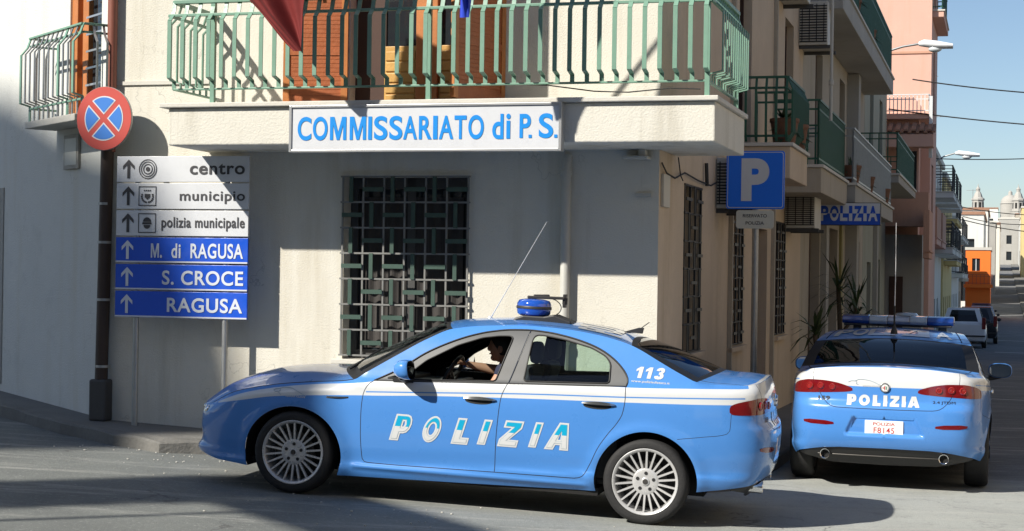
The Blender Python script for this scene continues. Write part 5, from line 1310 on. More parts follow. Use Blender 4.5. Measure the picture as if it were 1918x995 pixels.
# potted plants on the balconies
def tuft(name, label, p, h, n, spread, seed, pot=True, trunk=0.0, leaf=.4, lw=.03, mat=None, group=None):
    o = thing(name, label, 'plant', p, YAW, group=group); rnd = random.Random(seed)
    if pot:
        g = MB(); g.lathe([(0, 0), (.12, 0), (.16, .26), (.17, .26), (.17, .30), (.14, .30), (.13, .25), (0, .25)], 16); g.build('pot', M['pot'], o, smooth=50)
    z0 = .25 if pot else 0
    heads = [(0, 0, z0 + trunk)]
    if trunk:
        g = MB(); g.tube([(0, 0, z0 - .05), (.04, .02, z0 + trunk * .5), (0, 0, z0 + trunk)], [.05, .042, .035], 8)
        if trunk > .8:
            g.tube([(.03, .02, z0 + trunk * .45), (.22, -.05, z0 + trunk * .62), (.30, -.08, z0 + trunk * .75)], [.03, .028, .025], 8); heads.append((.30, -.08, z0 + trunk * .75))
        g.build('trunk', M['trunk'], o, smooth=60)
    g = MB()
    for (hx, hy, hz) in heads:
        for k in range(n):
            az = rnd.uniform(0, 2 * math.pi); el = rnd.uniform(-.5, 1.35); L = leaf * rnd.uniform(.7, 1.15); d = Vector((math.cos(az) * math.cos(el), math.sin(az) * math.cos(el), math.sin(el)))
            sidev = d.cross(Vector((0, 0, 1))).normalized() * lw * rnd.uniform(.6, 1.2); b0 = Vector((hx, hy, hz + rnd.uniform(-.12, .05) * (1 + trunk)))
            m1 = b0 + d * L * .55 + Vector((0, 0, -.02)); m2 = b0 + d * L + Vector((0, 0, -.35 * L * max(.2, math.cos(el))))
            i = len(g.v); g.add([b0 - sidev * .5, b0 + sidev * .5, m1 + sidev, m1 - sidev, m2], [(0, 1, 2, 3), (3, 2, 4)])
    g.build('leaves', mat or M['leaf'], o)
    return o
gp = lambda a, t: W(a, t, gz(*W(a, t, 0).xy) + .15)
tuft('yucca', 'tall potted yucca with two spiky heads standing by the dark doorway under the lit sign', gp(.42, 12.6), 2, 38, .5, 1, trunk=1.5, leaf=.62, lw=.022)
tuft('yucca', 'shorter potted yucca in front of the taller one, left of the second police car roof', gp(.32, 10.2), 1.5, 40, .5, 2, trunk=.75, leaf=.5, lw=.022)
for k, (a, t, z, lab) in enumerate(((.50, 4.8, 3.32, 'bushy pot plant inside the dark green balcony rail'), (.52, 5.6, 3.32, 'bushy pot plant at the end of the dark green balcony'), (.60, 12.5, 3.29, 'trailing pot plant at the near end of the grey balcony'), (.60, 15.5, 3.29, 'pot plant halfway along the grey balcony'), (.62, 19.5, 3.29, 'pot plant towards the far end of the grey balcony'))):
    tuft('pot_plant', lab, W(a, t, z), .4, 60, .3, 10 + k, leaf=.22, lw=.03, mat=M['leaf2'], group='pot plants on the balconies')
for k, (t, z) in enumerate(((14, 6.13), (17.5, 6.13))): tuft('pot_plant', ['green pot plant on the upper balcony, nearer one', 'green pot plant on the upper balcony, farther one'][k], W(.45, t, z), .4, 60, .3, 20 + k, leaf=.3, lw=.03, mat=M['leaf2'], group='pot plants on the balconies')
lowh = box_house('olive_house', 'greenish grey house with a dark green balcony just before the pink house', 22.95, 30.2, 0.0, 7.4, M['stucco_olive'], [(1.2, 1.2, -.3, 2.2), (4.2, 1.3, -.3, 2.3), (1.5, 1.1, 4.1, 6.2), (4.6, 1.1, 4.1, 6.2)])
balcony(lowh, -1.0, 6.2, .80, 3.85, 4.05, M['stucco_grey'], M['dkgreen'], 4.90, step=.16)
g = MB(); g.box(.002, .10, 3.0, 3.4, -.3, 3.8); g.build('pilaster', M['stucco_grey'], lowh)
# pink house
pk = box_house('pink_house', 'tall pink house with white terrace rail and tiled canopy', 32.3, 36.5, 1.02, 12.5, M['stucco_pink'], [(1.2, 1.2, 6.4, 8.4), (1.2, 1.2, 9.4, 11.4), (1.0, 1.3, 2.9, 5.0)])
g = MB(); g.box(-9, -.25, -1.0, -.003, 3.0, 6.02); g.build('porch_wall', M['stucco_pink'], pk)
g = MB(); g.box(-9, -.12, -1.3, -.003, -1.0, 2.995); g.build('ground_floor', M['stucco_grey'], pk)
g = MB(); g.box(-.95, -.60, -1.32, -1.302, -.6, 1.9); g.build('door', M['brown'], pk)
g = MB(); g.box(-.62, -.30, -1.02, -1.002, 4.1, 5.2); g.build('window', M['winglass'], pk)
g = MB(); g.box(-9, .05, -1.9, -1.003, 3.2, 3.35); g.box(-9, .05, -1.9, -1.78, 3.352, 4.08); g.box(-.07, .05, -1.778, -1.003, 3.352, 4.08); g.build('parapet', M['stucco_salmon'], pk)
g = MB(); g.box(-9, .04, -1.36, -.003, 6.023, 6.16); g.build('terrace_slab', M['stucco_pink'], pk)
railing(pk, [(-1.6, -1.30), (0.0, -1.30), (0.0, -.05)], 6.16, 6.66, M['white'], .10)
g = MB(); g.box(.02, .10, -1.45, -1.25, 5.0, 6.6); g.build('drain_duct', M['white'], pk)
g = MB()
for k in range(14):
    x0 = -2.6 + k * .2
    for (a_, b_, dz) in ((x0, x0 + .11, .05), (x0 + .11, x0 + .2, 0)): g.prism([(-2.0, 5.60 + dz), (-1.305, 5.84 + dz), (-1.305, 5.88 + dz), (-2.0, 5.64 + dz)], a_, b_, lambda a, b, h: (h, a, b))
g.build('tiled_canopy', M['tile'], pk)
g = MB(); g.prism([(-1.95, 5.25), (-1.305, 5.25), (-1.305, 5.80), (-1.95, 5.57)], -2.6, .15, lambda a, b, h: (h, a, b)); g.build('canopy_beam', M['stucco_pink'], pk)
for z in (7.9, 10.4):
    g = MB(); g.box(-2.4, .02, -.03, -.003, z, z + .06); g.build('string_course', M['stucco_salmon'], pk)
balcony(pk, -3.6, -1.45, .15, 2.35, 2.55, M['stucco_salmon'], M['stucco_salmon'], 3.55, solid=M['stucco_salmon'])
balcony(pk, .2, 4.0, .30, 8.9, 9.1, M['stucco_pink'], M['dkgreen'], 9.9, step=.2)

# round sign seen from behind
rs = thing('traffic_sign', 'dark round traffic sign seen from behind on a thin pole in the side street', 'sign', W(.50, 33, 0), YAW)
q = MB(); disc(q, .32, -.02, .0, 0); o_ = q.build('disc', M['darkgrey'], rs); o_.location = (0, 0, 2.80)
q = MB(); q.tube([(.05, .03, gz(*W(.55, 33, 0).xy)), (.05, .03, 3.0)], .03, 10); q.build('pole', M['darkgrey'], rs, smooth=60)
# street lamps on wall arms
def street_lamp(label, a0, t, z0, a1, z1, hl):
    o = thing('street_lamp', label, 'street lamp', W(0, t, 0), YAW, group='street lamps on wall arms')
    g = MB(); g.tube([(a0, 0, z0), (lerp(a0, a1, .6), 0, lerp(z0, z1, .75)), (a1, 0, z1)], .028, 10); g.build('arm', M['galv'], o, smooth=60)
    g = MB(); n = 10
    sec = [(0, .05, .05, .0), (.12, .10, .09, .015), (.45 * hl / .6, .15, .10, -.03), (.85 * hl / .6, .14, .06, -.07), (hl, .08, .03, -.09)]
    vs = []
    for (dx, hw, hh, dz) in sec:
        for i in range(n):
            an = 2 * math.pi * i / n; vs.append((a1 + dx, hw * math.cos(an), z1 + dz + hh * math.sin(an)))
    fs = [(j * n + i, j * n + (i + 1) % n, (j + 1) * n + (i + 1) % n, (j + 1) * n + i) for j in range(4) for i in range(n)] + [tuple(range(n)), tuple(range(4 * n, 5 * n))]
    g.add(vs, fs); hd = g.build('housing', M['lampwhite'], o, smooth=50, fixn=True)
    g = MB(); g.ell((a1 + hl * .68, 0, z1 - .13), (.17 * hl / .6, .10, .08)); g.build('bowl', M['lampglass'], hd, smooth=60)
street_lamp('white street lamp on a long arm, the near one against the sky', .0, 27, 7.22, .93, 7.44, .56)
street_lamp('small street lamp on a thin arm further down the street', .3, 48, 5.9, 1.25, 6.35, .6)
# overhead cables
def cable(label, p0, p1, sag, r=.018):
    g = MB(); p0, p1 = Vector(p0), Vector(p1); g.tube([p0.lerp(p1, k / 16) - Vector((0, 0, sag * 4 * (k / 16) * (1 - k / 16))) for k in range(17)], r, 6)
    tag(g.build('overhead_cable', M['cable']), label, 'cable', 'cables across the street')
cable('upper overhead cable crossing the sky to the right', W(.62, 30.5, 7.0), W(6.5, 31, 6.5), .12); cable('lower overhead cable crossing below the first', W(.0, 30.9, 6.28), W(6.5, 31, 5.65), .10)
cable('far cable across the street under the church towers', W(.6, 88, 5.4), W(6.5, 88, 4.6), .2, .03)
cable('thin cable across the street above the small street lamp', W(.5, 50, 6.3), W(6.5, 52, 6.6), .1, .02); cable('slack cable across the street over the orange house', W(.3, 72, 5.6), W(6.5, 74, 5.2), .25, .022)
cable('thin cable across the hill street near the white houses', W(.3, 105, 6.2), W(6.0, 105, 5.8), .3, .03)
def tv_aerial(label, a, t, z, h):
    o = thing('television_aerial', label, 'aerial', W(a, t, z), YAW, group='aerials on the roofs'); g = MB(); g.tube([(0, 0, -.2), (0, 0, h)], .02, 6); g.build('mast', M['galv'], o)
    g = MB(); g.tube([(-.5, 0, h - .1), (.5, 0, h - .1)], .012, 5)
    for k in range(7): g.tube([(-.45 + k * .15, -.25, h - .1), (-.45 + k * .15, .25, h - .1)], .008, 5)
    g.build('rods', M['galv'], o)
tv_aerial('roof aerial on the cream house beyond the salmon one', -.3, 60, 8.8, 1.8); tv_aerial('roof aerial on the yellow house', -.4, 72, 8.0, 2.0); tv_aerial('roof aerial on the tall white house above the orange one', .6, 127, 7.0, 2.2); tv_aerial('roof aerial on the tall pink house', .5, 34, 12.6, 1.6)
# further houses along the left side
def small_balcony_set(o, L, off, levels, mat, railm, solid=None):
    for z in levels:
        for a in (np.arange(.6, L - 2.5, 5.0)): balcony(o, float(a), float(a) + 3.6, off, z - .22, z, mat, railm, z + .9, step=.35, solid=solid)
fh = [('salmon_house', 'salmon house with a solid balcony front just past the pink house', 36.6, 45.5, .55, 6.6, 'stucco_pink', .5, (3.1,), 'stucco_salmon'),
      ('cream_house', 'cream house with dark open rails beyond the salmon house', 45.5, 60, .42, 6.5, 'stucco_white', .85, (2.97, 4.9), None),
      ('yellow_house', 'yellow house further along the street with narrow balconies', 60, 73, .50, 6.2, 'stucco_yellow', .55, (2.7, 4.5), None),
      ('grey_white_house', 'white and grey house before the tan one', 73, 91, .42, 5.7, 'stucco_white', .6, (2.2, 4.1), None),
      ('tan_house', 'low tan house just before the orange house', 91, 110, .15, 4.3, 'stucco_tan', .5, (2.0,), None)]
for (nm, lb2, t0, t1, off, h, m, bo, lv, so) in fh:
    L = t1 - t0; ops = []
    for k, a in enumerate(np.arange(1.0, L - 2, 3.0)):
        ops.append((float(a), 1.2, -1.2, 1.1)); ops += [(float(a), 1.1, z + .1, z + 2.0) for z in lv if z + 2.0 < h - .2]
    o = box_house(nm, lb2, t0, t1, off, h, M[m], ops)
    small_balcony_set(o, L, bo, lv, M[m], M['darkgrey'], M[so] if so else None)
    g = MB(); g.box(-9.1, .12, -.05, L + .05, h + .002, h + .22); g.build('roof_edge', M['cap'] if so is None else M['tile'], o)
# the orange house standing out at the bend
oh = thing('orange_house', 'small bright orange house standing out where the street bends', 'house', W(.40, 112, 0), YAW)
q = MB(); holed(q, 0, 1.72, -3, 4.05, [(.45, 1.0, 2.55, 3.45)], depth=.12); q.box(0, 1.72, .15, 9, -3, 4.05); q.add([(1.72, 0, -3), (1.72, .15, -3), (1.72, .15, 4.05), (1.72, 0, 4.05)], [(0, 1, 2, 3)]); q.build('wall', M['stucco_orange'], oh)
q = MB(); q.box(.46, .99, .10, .118, 2.56, 3.44); w_ = q.build('window', M['winglass'], oh)
q = MB(); q.box(.70, .75, .06, .098, 2.56, 3.44); q.build('frame', M['white'], w_)
q = MB(); q.box(-.1, 1.9, -.5, -.005, 1.35, 1.60); q.build('balcony_slab', M['stucco_orange'], oh); railing(oh, [(-.05, -.45), (1.85, -.45)], 1.6, 2.3, M['rustpipe'], .25)
q = MB(); q.box(-.05, 1.8, -.06, 9.05, 4.052, 4.25); q.build('roof_edge', M['acwhite'], oh)
# town climbing the hill beyond
rnd = random.Random(11); mats_far = ['stucco_white', 'stucco', 'stucco_grey', 'stucco_left', 'stucco_yellow', 'stucco_white', 'stucco_tan']
kinds = ['white', 'cream', 'grey', 'pale', 'yellowish', 'white', 'tan']
def far_house(a0, a1, t, d, h, mk_, label, grp):
    g0 = gz(*W((a0 + a1) / 2, t, 0).xy); o = thing('hillside_house', label, 'house', W(a0, t, 0), YAW, group=grp)
    w_ = a1 - a0; q = MB(); hs = []
    nst = max(1, int(h / 3.2)); nw = max(1, int(w_ / 2.1))
    for j in range(nst):
        for k in range(nw):
            cx = (k + .5) * w_ / nw; z = g0 + .9 + j * 3.2
            if rnd.random() < .85 and z + 1.8 < g0 + h: hs.append((cx - .5, cx + .5, z, z + 1.7))
    holed(q, 0, w_, g0 - 4, g0 + h, hs, depth=.25); q.box(0, w_, .26, d, g0 - 4, g0 + h)
    q.add([(0, 0, g0 - 4), (0, .26, g0 - 4), (0, .26, g0 + h), (0, 0, g0 + h)], [(0, 1, 2, 3)]); q.add([(w_, 0, g0 - 4), (w_, .26, g0 - 4), (w_, .26, g0 + h), (w_, 0, g0 + h)], [(0, 1, 2, 3)]); q.add([(0, 0, g0 + h), (w_, 0, g0 + h), (w_, .26, g0 + h), (0, .26, g0 + h)], [(0, 1, 2, 3)])
    q.build('wall', M[mk_], o)
    for (a, b, c, e) in hs:
        g = MB(); g.box(a + .01, b - .01, .2, .24, c + .01, e - .01); g.build('window', M['winglass'], o)
    g = MB(); g.box(-.1, w_ + .1, -.1, d, g0 + h + .004, g0 + h + .25); g.build('roof_edge', M['cap'] if rnd.random() < .6 else M['tile'], o)
# left row beyond the orange house
fl = [(-8, 1.5, 124, 7.7, 'stucco_left', 'tall white house with a bluish shade directly above the orange house'), (-8, 1.6, 150, 8.5, 'stucco_white', 'white house behind the tall white one, left side of the hill street'), (-8, 2.2, 176, 7.5, 'stucco_grey', 'grey house on the left where the road starts to climb'),
      (-8, 2.6, 206, 7.5, 'stucco', 'cream house on the left halfway up the hill road'), (-8, 2.4, 240, 7.0, 'stucco_white', 'white house on the left high up the hill road'), (-8, 2.6, 285, 7.0, 'stucco_tan', 'tan house on the left near the top of the hill road')]
for a0, a1, t, h, m, lab in fl: far_house(a0, a1, t, 20, h, m, lab, 'houses up the hill street')
for i, t in enumerate((118, 135, 152, 170, 190, 215, 245, 280, 320, 370)):
    m = mats_far[(i * 3) % 7]; far_house(5.6 + .2 * (i % 3), 15, t, 15, 7 + (i * 2.3) % 3.5, m, f'{kinds[(i*3)%7]} house on the right side of the hill street, {["nearest","second","third","fourth","fifth","sixth","seventh","eighth","ninth","farthest"][i]} in that row', 'houses up the hill street')
far_house(2.2, 6.2, 336, 10, 9.0, 'stucco_grey', 'grey house closing the top of the hill road', 'houses up the hill street'); far_house(-3.5, 2.0, 344, 10, 11.0, 'stucco_white', 'white house closing the top of the hill road, left of the grey one', 'houses up the hill street'); far_house(6.4, 12, 350, 10, 10.5, 'stucco', 'cream house closing the top of the hill road, right of the grey one', 'houses up the hill street')
i = 0
for row, (t, n_) in enumerate(((430, 5), (480, 6), (540, 7), (600, 7))):
    for k in range(n_):
        a0 = -22 + k * (44 / n_) + rnd.uniform(-2, 2); wd = rnd.uniform(6, 11); m = rnd.choice(mats_far)
        if row == 0 and 1 < a0 + wd and a0 < 5: a0 = 6
        far_house(a0, a0 + wd, t + rnd.uniform(-8, 8), 10, rnd.uniform(7, 11), m, f'distant {kinds[mats_far.index(m)]} house on the hilltop below the church towers', 'distant hilltop houses'); i += 1
def tower(label, a, t, ztop_, h, r, dome=False):
    o = thing('church_dome' if dome else 'bell_tower', label, 'dome' if dome else 'tower', W(a, t, 0), YAW)
    z0 = gz(*W(a, t, 0).xy)
    q = MB(); b = ztop_ - h
    if dome:
        q.lathe([(r * 1.05, z0 - 2), (r * 1.05, b), (r * 1.12, b), (r, b + .3)] + [(r * math.cos(k * math.pi / 20), b + .3 + r * .9 * math.sin(k * math.pi / 20)) for k in range(1, 10)] + [(.8, b + r * .95), (.7, b + r * 1.3), (0, b + r * 1.5)], 24)
    else:
        q.lathe([(r * 1.6, z0 - 2), (r * 1.6, b), (r * 1.7, b + .2), (r * 1.7, b + .5), (r * 1.25, b + .6), (r * 1.2, b + h * .38), (r * 1.4, b + h * .40), (r * 1.35, b + h * .45), (r * .95, b + h * .5), (r * .7, b + h * .63), (r * .42, b + h * .70), (r * .42, b + h * .78), (r * .5, b + h * .79), (r * .12, b + h * .88), (0, b + h)], 8)
    q.build('shaft' if not dome else 'shell', M['tower'], o, smooth=30)
    if not dome:
        for k in range(8):
            g = MB(); an = 2 * math.pi * (k + .5) / 8; g.M = Matrix.Rotation(an, 4, 'Z'); g.box(r * 1.10, r * 1.16, -.22 * r, .22 * r, b + h * .12, b + h * .32); g.build('belfry_opening', M['dark'], o)
tower('pale baroque bell tower on the hilltop, left of the two', -5.9, 640, 38.2, 10.5, 1.75)
tower('pale baroque bell tower at the right edge of the hilltop', 8.4, 640, 38.0, 10.5, 1.75)
tower('pale church dome beside the right bell tower', 5.6, 650, 36.2, 5.2, 3.4, True)

# ================================================================ unseen buildings, tree and panel across the junction, placed to shade the scene
E0 = -9.0
def LS(p, q_, e=E0): return Vector((p * .572 + e * .82, -p * .82 + e * .572, q_ - .794 * e))
AZL = math.atan2(.572, .82)
def caster(name, label, cat, mat, poly, e0, dep, door=None):
    o = thing(name, label, cat); g = MB(); g.prism(poly, e0 - dep, e0, lambda a, b, h: LS(a, b, e0) + Vector((.82, .572, 0)) * (h - e0)); g.build('wall', mat, o); return o
lowq = E0 * .794 - .6
caster('apartment_block', 'cream apartment block with a pitched gable across the junction', 'building', M['stucco'], [(-14.62, lowq - 11), (-14.55, 6.1), (-14.75, 6.9), (-15.05, 7.75), (-16.6, 8.05), (-18.7, 8.65), (-24, 9.4), (-24, lowq - 11)], -22.0, 7)
# unseen cypress, added to shade the road and the car front
cy = thing('shade_cypress', 'unseen slim cypress added across the junction to shade the road', 'tree', LS(-12.0, 0) * 1.0); cy.location = Vector((LS(-12.0, 0).x, LS(-12.0, 0).y, gz(LS(-12.0, 0).x, LS(-12.0, 0).y)))
zt_ = 6.55 - .794 * E0 - cy.location.z
g = MB(); g.tube([(0, 0, -.2), (0, 0, zt_ * .5)], [.16, .06], 8); g.build('trunk', M['trunk'], cy)
g = MB(); rnd = random.Random(4)
for k in range(19000):
    z = rnd.uniform(.4, zt_); rr = .73 * min(1, (zt_ - z) / 1.1) ** .5 * (.94 + .06 * math.sin(z * 3)); an = rnd.uniform(0, 2 * math.pi); rad = rr * rnd.uniform(.2, 1) ** .5
    c = Vector((rad * math.cos(an), rad * math.sin(an), z)); d = Vector((math.cos(an) * .4, math.sin(an) * .4, 1)).normalized() * .14; s_ = Vector((-math.sin(an), math.cos(an), 0)) * .05
    g.add([c - s_, c + s_, c + d + s_ * .3, c + d - s_ * .3], [(0, 1, 2, 3)])
g.build('crown', M['leaf'], cy)
# unseen panel on posts, added to cast a dark band on the road
E1 = -3.0
hb = thing('occluder', 'unseen wide panel on posts added across the junction to shade the road', 'occluder'); 
g = MB(); g.prism([(-11.35, 4.30), (-8.2, 4.30), (-8.2, 5.22), (-11.35, 5.22)], 0, .12, lambda a, b, h: LS(a, b, E1) + Vector((.82, .572, 0)) * h); g.build('panel', M['acwhite'], hb)
for p in (-10.85, -8.6):
    g = MB(); base = LS(p, 0, E1); g.tube([Vector((base.x, base.y, gz(base.x, base.y))), Vector((base.x, base.y, 4.3 - .794 * E1))], .04, 8); g.build('post', M['galv'], hb)

# unseen street fronts behind the camera, added and raised to block sky light
def block(name, label, poly, e0, dep, mat):
    return caster(name, label, 'building', mat, poly, e0, dep)
E2 = -12.5
block('sky_block_row', 'unseen grey house row across the junction, added to block sky light, left part', [(-12.9, -14), (-12.9, 2.6), (-9.6, 2.9), (-9.6, -14)], E2, 7, M['stucco_tan'])
block('sky_block_row', 'unseen tan house row across the junction, added to block sky light, middle part', [(-9.5, -14), (-9.5, 4.0), (-7.6, 4.2), (-7.6, -14)], E2, 7, M['stucco_beige'])
block('sky_block_row', 'unseen tall house row across the junction, added to block sky light, right part', [(-7.5, -14), (-7.5, 6.0), (-6.9, 6.0), (-6.9, 11.5), (16, 11.5), (16, -14)], E2, 7, M['stucco_tan'])
oc = box_house('opposite_house', 'long beige house row on the opposite side of the street', 4.0, 34.0, 7.2, 6.6, M['stucco_tan'], [(3 + k * 6.0, 1.2, .2, 2.4) for k in range(5)] + [(3 + k * 6.0, 1.2, 4.0, 6.0) for k in range(5)], left=False)
oe = thing('corner_house', 'tall beige corner house right of the camera', 'building', W(11.5, -26, 0), YAW)
g = MB(); g.box(0, 12, 0, 27, -3, 9.5); g.build('wall', M['stucco_beige'], oe)
# ================================================================ the two police cars
def car_matrix(org, fw, lf, up):
    return Matrix(((-fw.x, -lf.x, up.x, org.x), (-fw.y, -lf.y, up.y, org.y), (-fw.z, -lf.z, up.z, org.z), (0, 0, 0, 1)))
fw1 = Vector((-0.97720604, 0.20771156, 0.04386651)).normalized(); lf1 = Vector((-0.20755323, -0.97818949, 0.00818375)); up1 = fw1.cross(lf1).normalized(); lf1 = up1.cross(fw1)
CAR1 = car_matrix(Vector((-2.40524261, 14.06614153, 0.14573846)), fw1, lf1, up1)
car1, roof1, parts1 = police_car('police_car', 'light blue police saloon seen from its left side, driver window open, single round beacon', CAR1, dict(open=True, dark_mirror=False))
fw2 = Vector((.2756, .9613, -.012)).normalized(); lf2 = Vector((-.9613, .2756, .009)).normalized(); up2 = fw2.cross(lf2).normalized(); lf2 = up2.cross(fw2)
rear_axle = (Vector((2.81, 16.28, -.08)) + Vector((4.33, 15.85, -.094))) / 2
CAR2 = car_matrix(rear_axle + fw2 * 3.65, fw2, lf2, up2)
car2, roof2, parts2 = police_car('police_car', 'light blue police saloon seen from behind, parked along the street with a full-width light bar', CAR2, dict(open=False, dark_mirror=True))

# roof equipment, first car: oblong blue beacon on a black shoe, swivel searchlight arm, whip and stub aerials
bc = thing('beacon', None, None); bc.parent = car1
q = MB(); q.M = Matrix.Translation((2.62, -.22, 1.515)); 
prof = [(0, -.068), (.105, -.066), (.128, -.050), (.136, -.01), (.134, .030), (.118, .056), (.07, .066), (0, .068)]
q.lathe(prof, 32); q.build('blue_dome', CM['lamp'], bc, smooth=60)
q = MB(); q.M = Matrix.Translation((2.62, -.22, 1.515)); q.lathe([(.1372, -.012), (.1385, -.006), (.1385, .004), (.1365, .010)], 32); q.lathe([(.05, -.03), (.05, .03)], 16); q.build('dome_band', CM['disc'], bc, smooth=60)
q = MB(); q.prism([(2.455, 1.385), (2.50, 1.43), (2.56, 1.452), (2.72, 1.452), (2.80, 1.47), (2.86, 1.45), (2.94, 1.425), (2.94, 1.395)], -.34, -.08, lambda a, b, h: (a, h, b)); q.build('beacon_foot', CM['plastic'], bc, bevel=.012)
q = MB(); q.bar((2.55, -.16, 1.592), (2.835, -.10, 1.598), .10, .022); q.bar((2.60, -.16, 1.605), (2.72, -.13, 1.612), .07, .02); q.build('searchlight_arm', CM['disc'], bc, bevel=.006)
q = MB(); q.box(2.828, 2.85, -.14, -.06, 1.525, 1.63); q.box(2.822, 2.858, -.12, -.08, 1.55, 1.60); q.build('searchlight_head', CM['plastic'], bc, bevel=.004)
q = MB(); q.tube([(2.70 + .12 * math.sin(t), -.14, 1.52 + .075 * math.cos(t * 1.0)) for t in np.linspace(.2, 2.9, 14)], .004, 6); q.build('coiled_lead', CM['plastic'], bc)
def aerial(parent, base, tip, r0=.004, r1=.0016):
    a = MB(); base = Vector(base); tip = Vector(tip); a.lathe([(.022, -.01), (.020, .010), (.010, .022), (0, .024)], 16, 'z', base); 
    a.tube([base, base.lerp(tip, .05), tip], [r0 * 1.6, r0, r1], 8); return a.build('whip_aerial', CM['aerial'], parent, smooth=50)
CM['aerial'] = mk('pale_aerial', (.72, .73, .74), .3, metal=.3, var=.05)
CM['aerial2'] = mk('dark_aerial', (.06, .06, .065), .4, metal=.3, var=.05)
aerial(car1, (2.226, 0, 1.398), (2.637, 0, 2.191))
a = MB(); a.prism([(3.30, 1.365), (3.42, 1.405), (3.46, 1.405), (3.45, 1.36)], -.02, .02, lambda a, b, h: (a, h, b)); a.tube([(3.435, 0, 1.40), (3.50, 0, 1.452)], .004, 6); a.build('stub_aerial', CM['plastic'], car1, bevel=.006)
# second car: light bar
lb = thing('light_bar', None, None); lb.parent = car2; lb.location = (0, 0, -.035)
q = MB()
for (y0, y1, mi) in ((-.57, -.30, 0), (-.30, -.12, 1), (-.12, .10, 2), (.10, .27, 1), (.27, .53, 0)):
    pr = [(2.27, 1.49), (2.25, 1.52), (2.27, 1.565), (2.34, 1.582), (2.45, 1.582), (2.52, 1.565), (2.54, 1.52), (2.52, 1.49)]
    q.prism(pr, y0, y1, lambda a, b, h: (a + .10 * (h / .6) ** 2 * (-.5), h, b), mi)
q.build('lens_row', [mk('blue_bar_lens', (.01, .05, .26), .1, coat=1.0, var=.3, vscale=12), CM['lampclear'], mk('silver_bar_centre', (.42, .43, .45), .3, metal=.5, var=.2, vscale=9)], lb, smooth=40, bevel=.01)
q = MB(); q.box(2.30, 2.50, -.55, .51, 1.47, 1.49)
for s in (-1, 1): q.box(2.34, 2.46, s * .42 - .04, s * .42 + .04, 1.38, 1.475)
q.build('bar_mount', CM['plastic'], lb, bevel=.006)
q = MB(); q.lathe([(0, .03), (.10, .025), (.12, .0)], 20, 'z', (2.35, .06, 1.582)); q.build('loudspeaker', CM['lampclear'], lb, smooth=50)
a = MB(); b0 = Vector((3.36, 0, 1.395)); a.lathe([(.035, -.02), (.03, .01), (.012, .06), (0, .065)], 16, 'z', b0); a.tube([b0, b0 + Vector((0, 0, .25))], .009, 8); a.build('aerial_base', CM['plastic'], car2, smooth=50)
a = MB(); a.tube([b0 + Vector((0, 0, .2)), b0 + Vector((-.02, 0, .6)), b0 + Vector((-.10, -.01, 1.05))], [.006, .004, .002], 8); a.build('whip_aerial', CM['aerial'], car2, smooth=50)
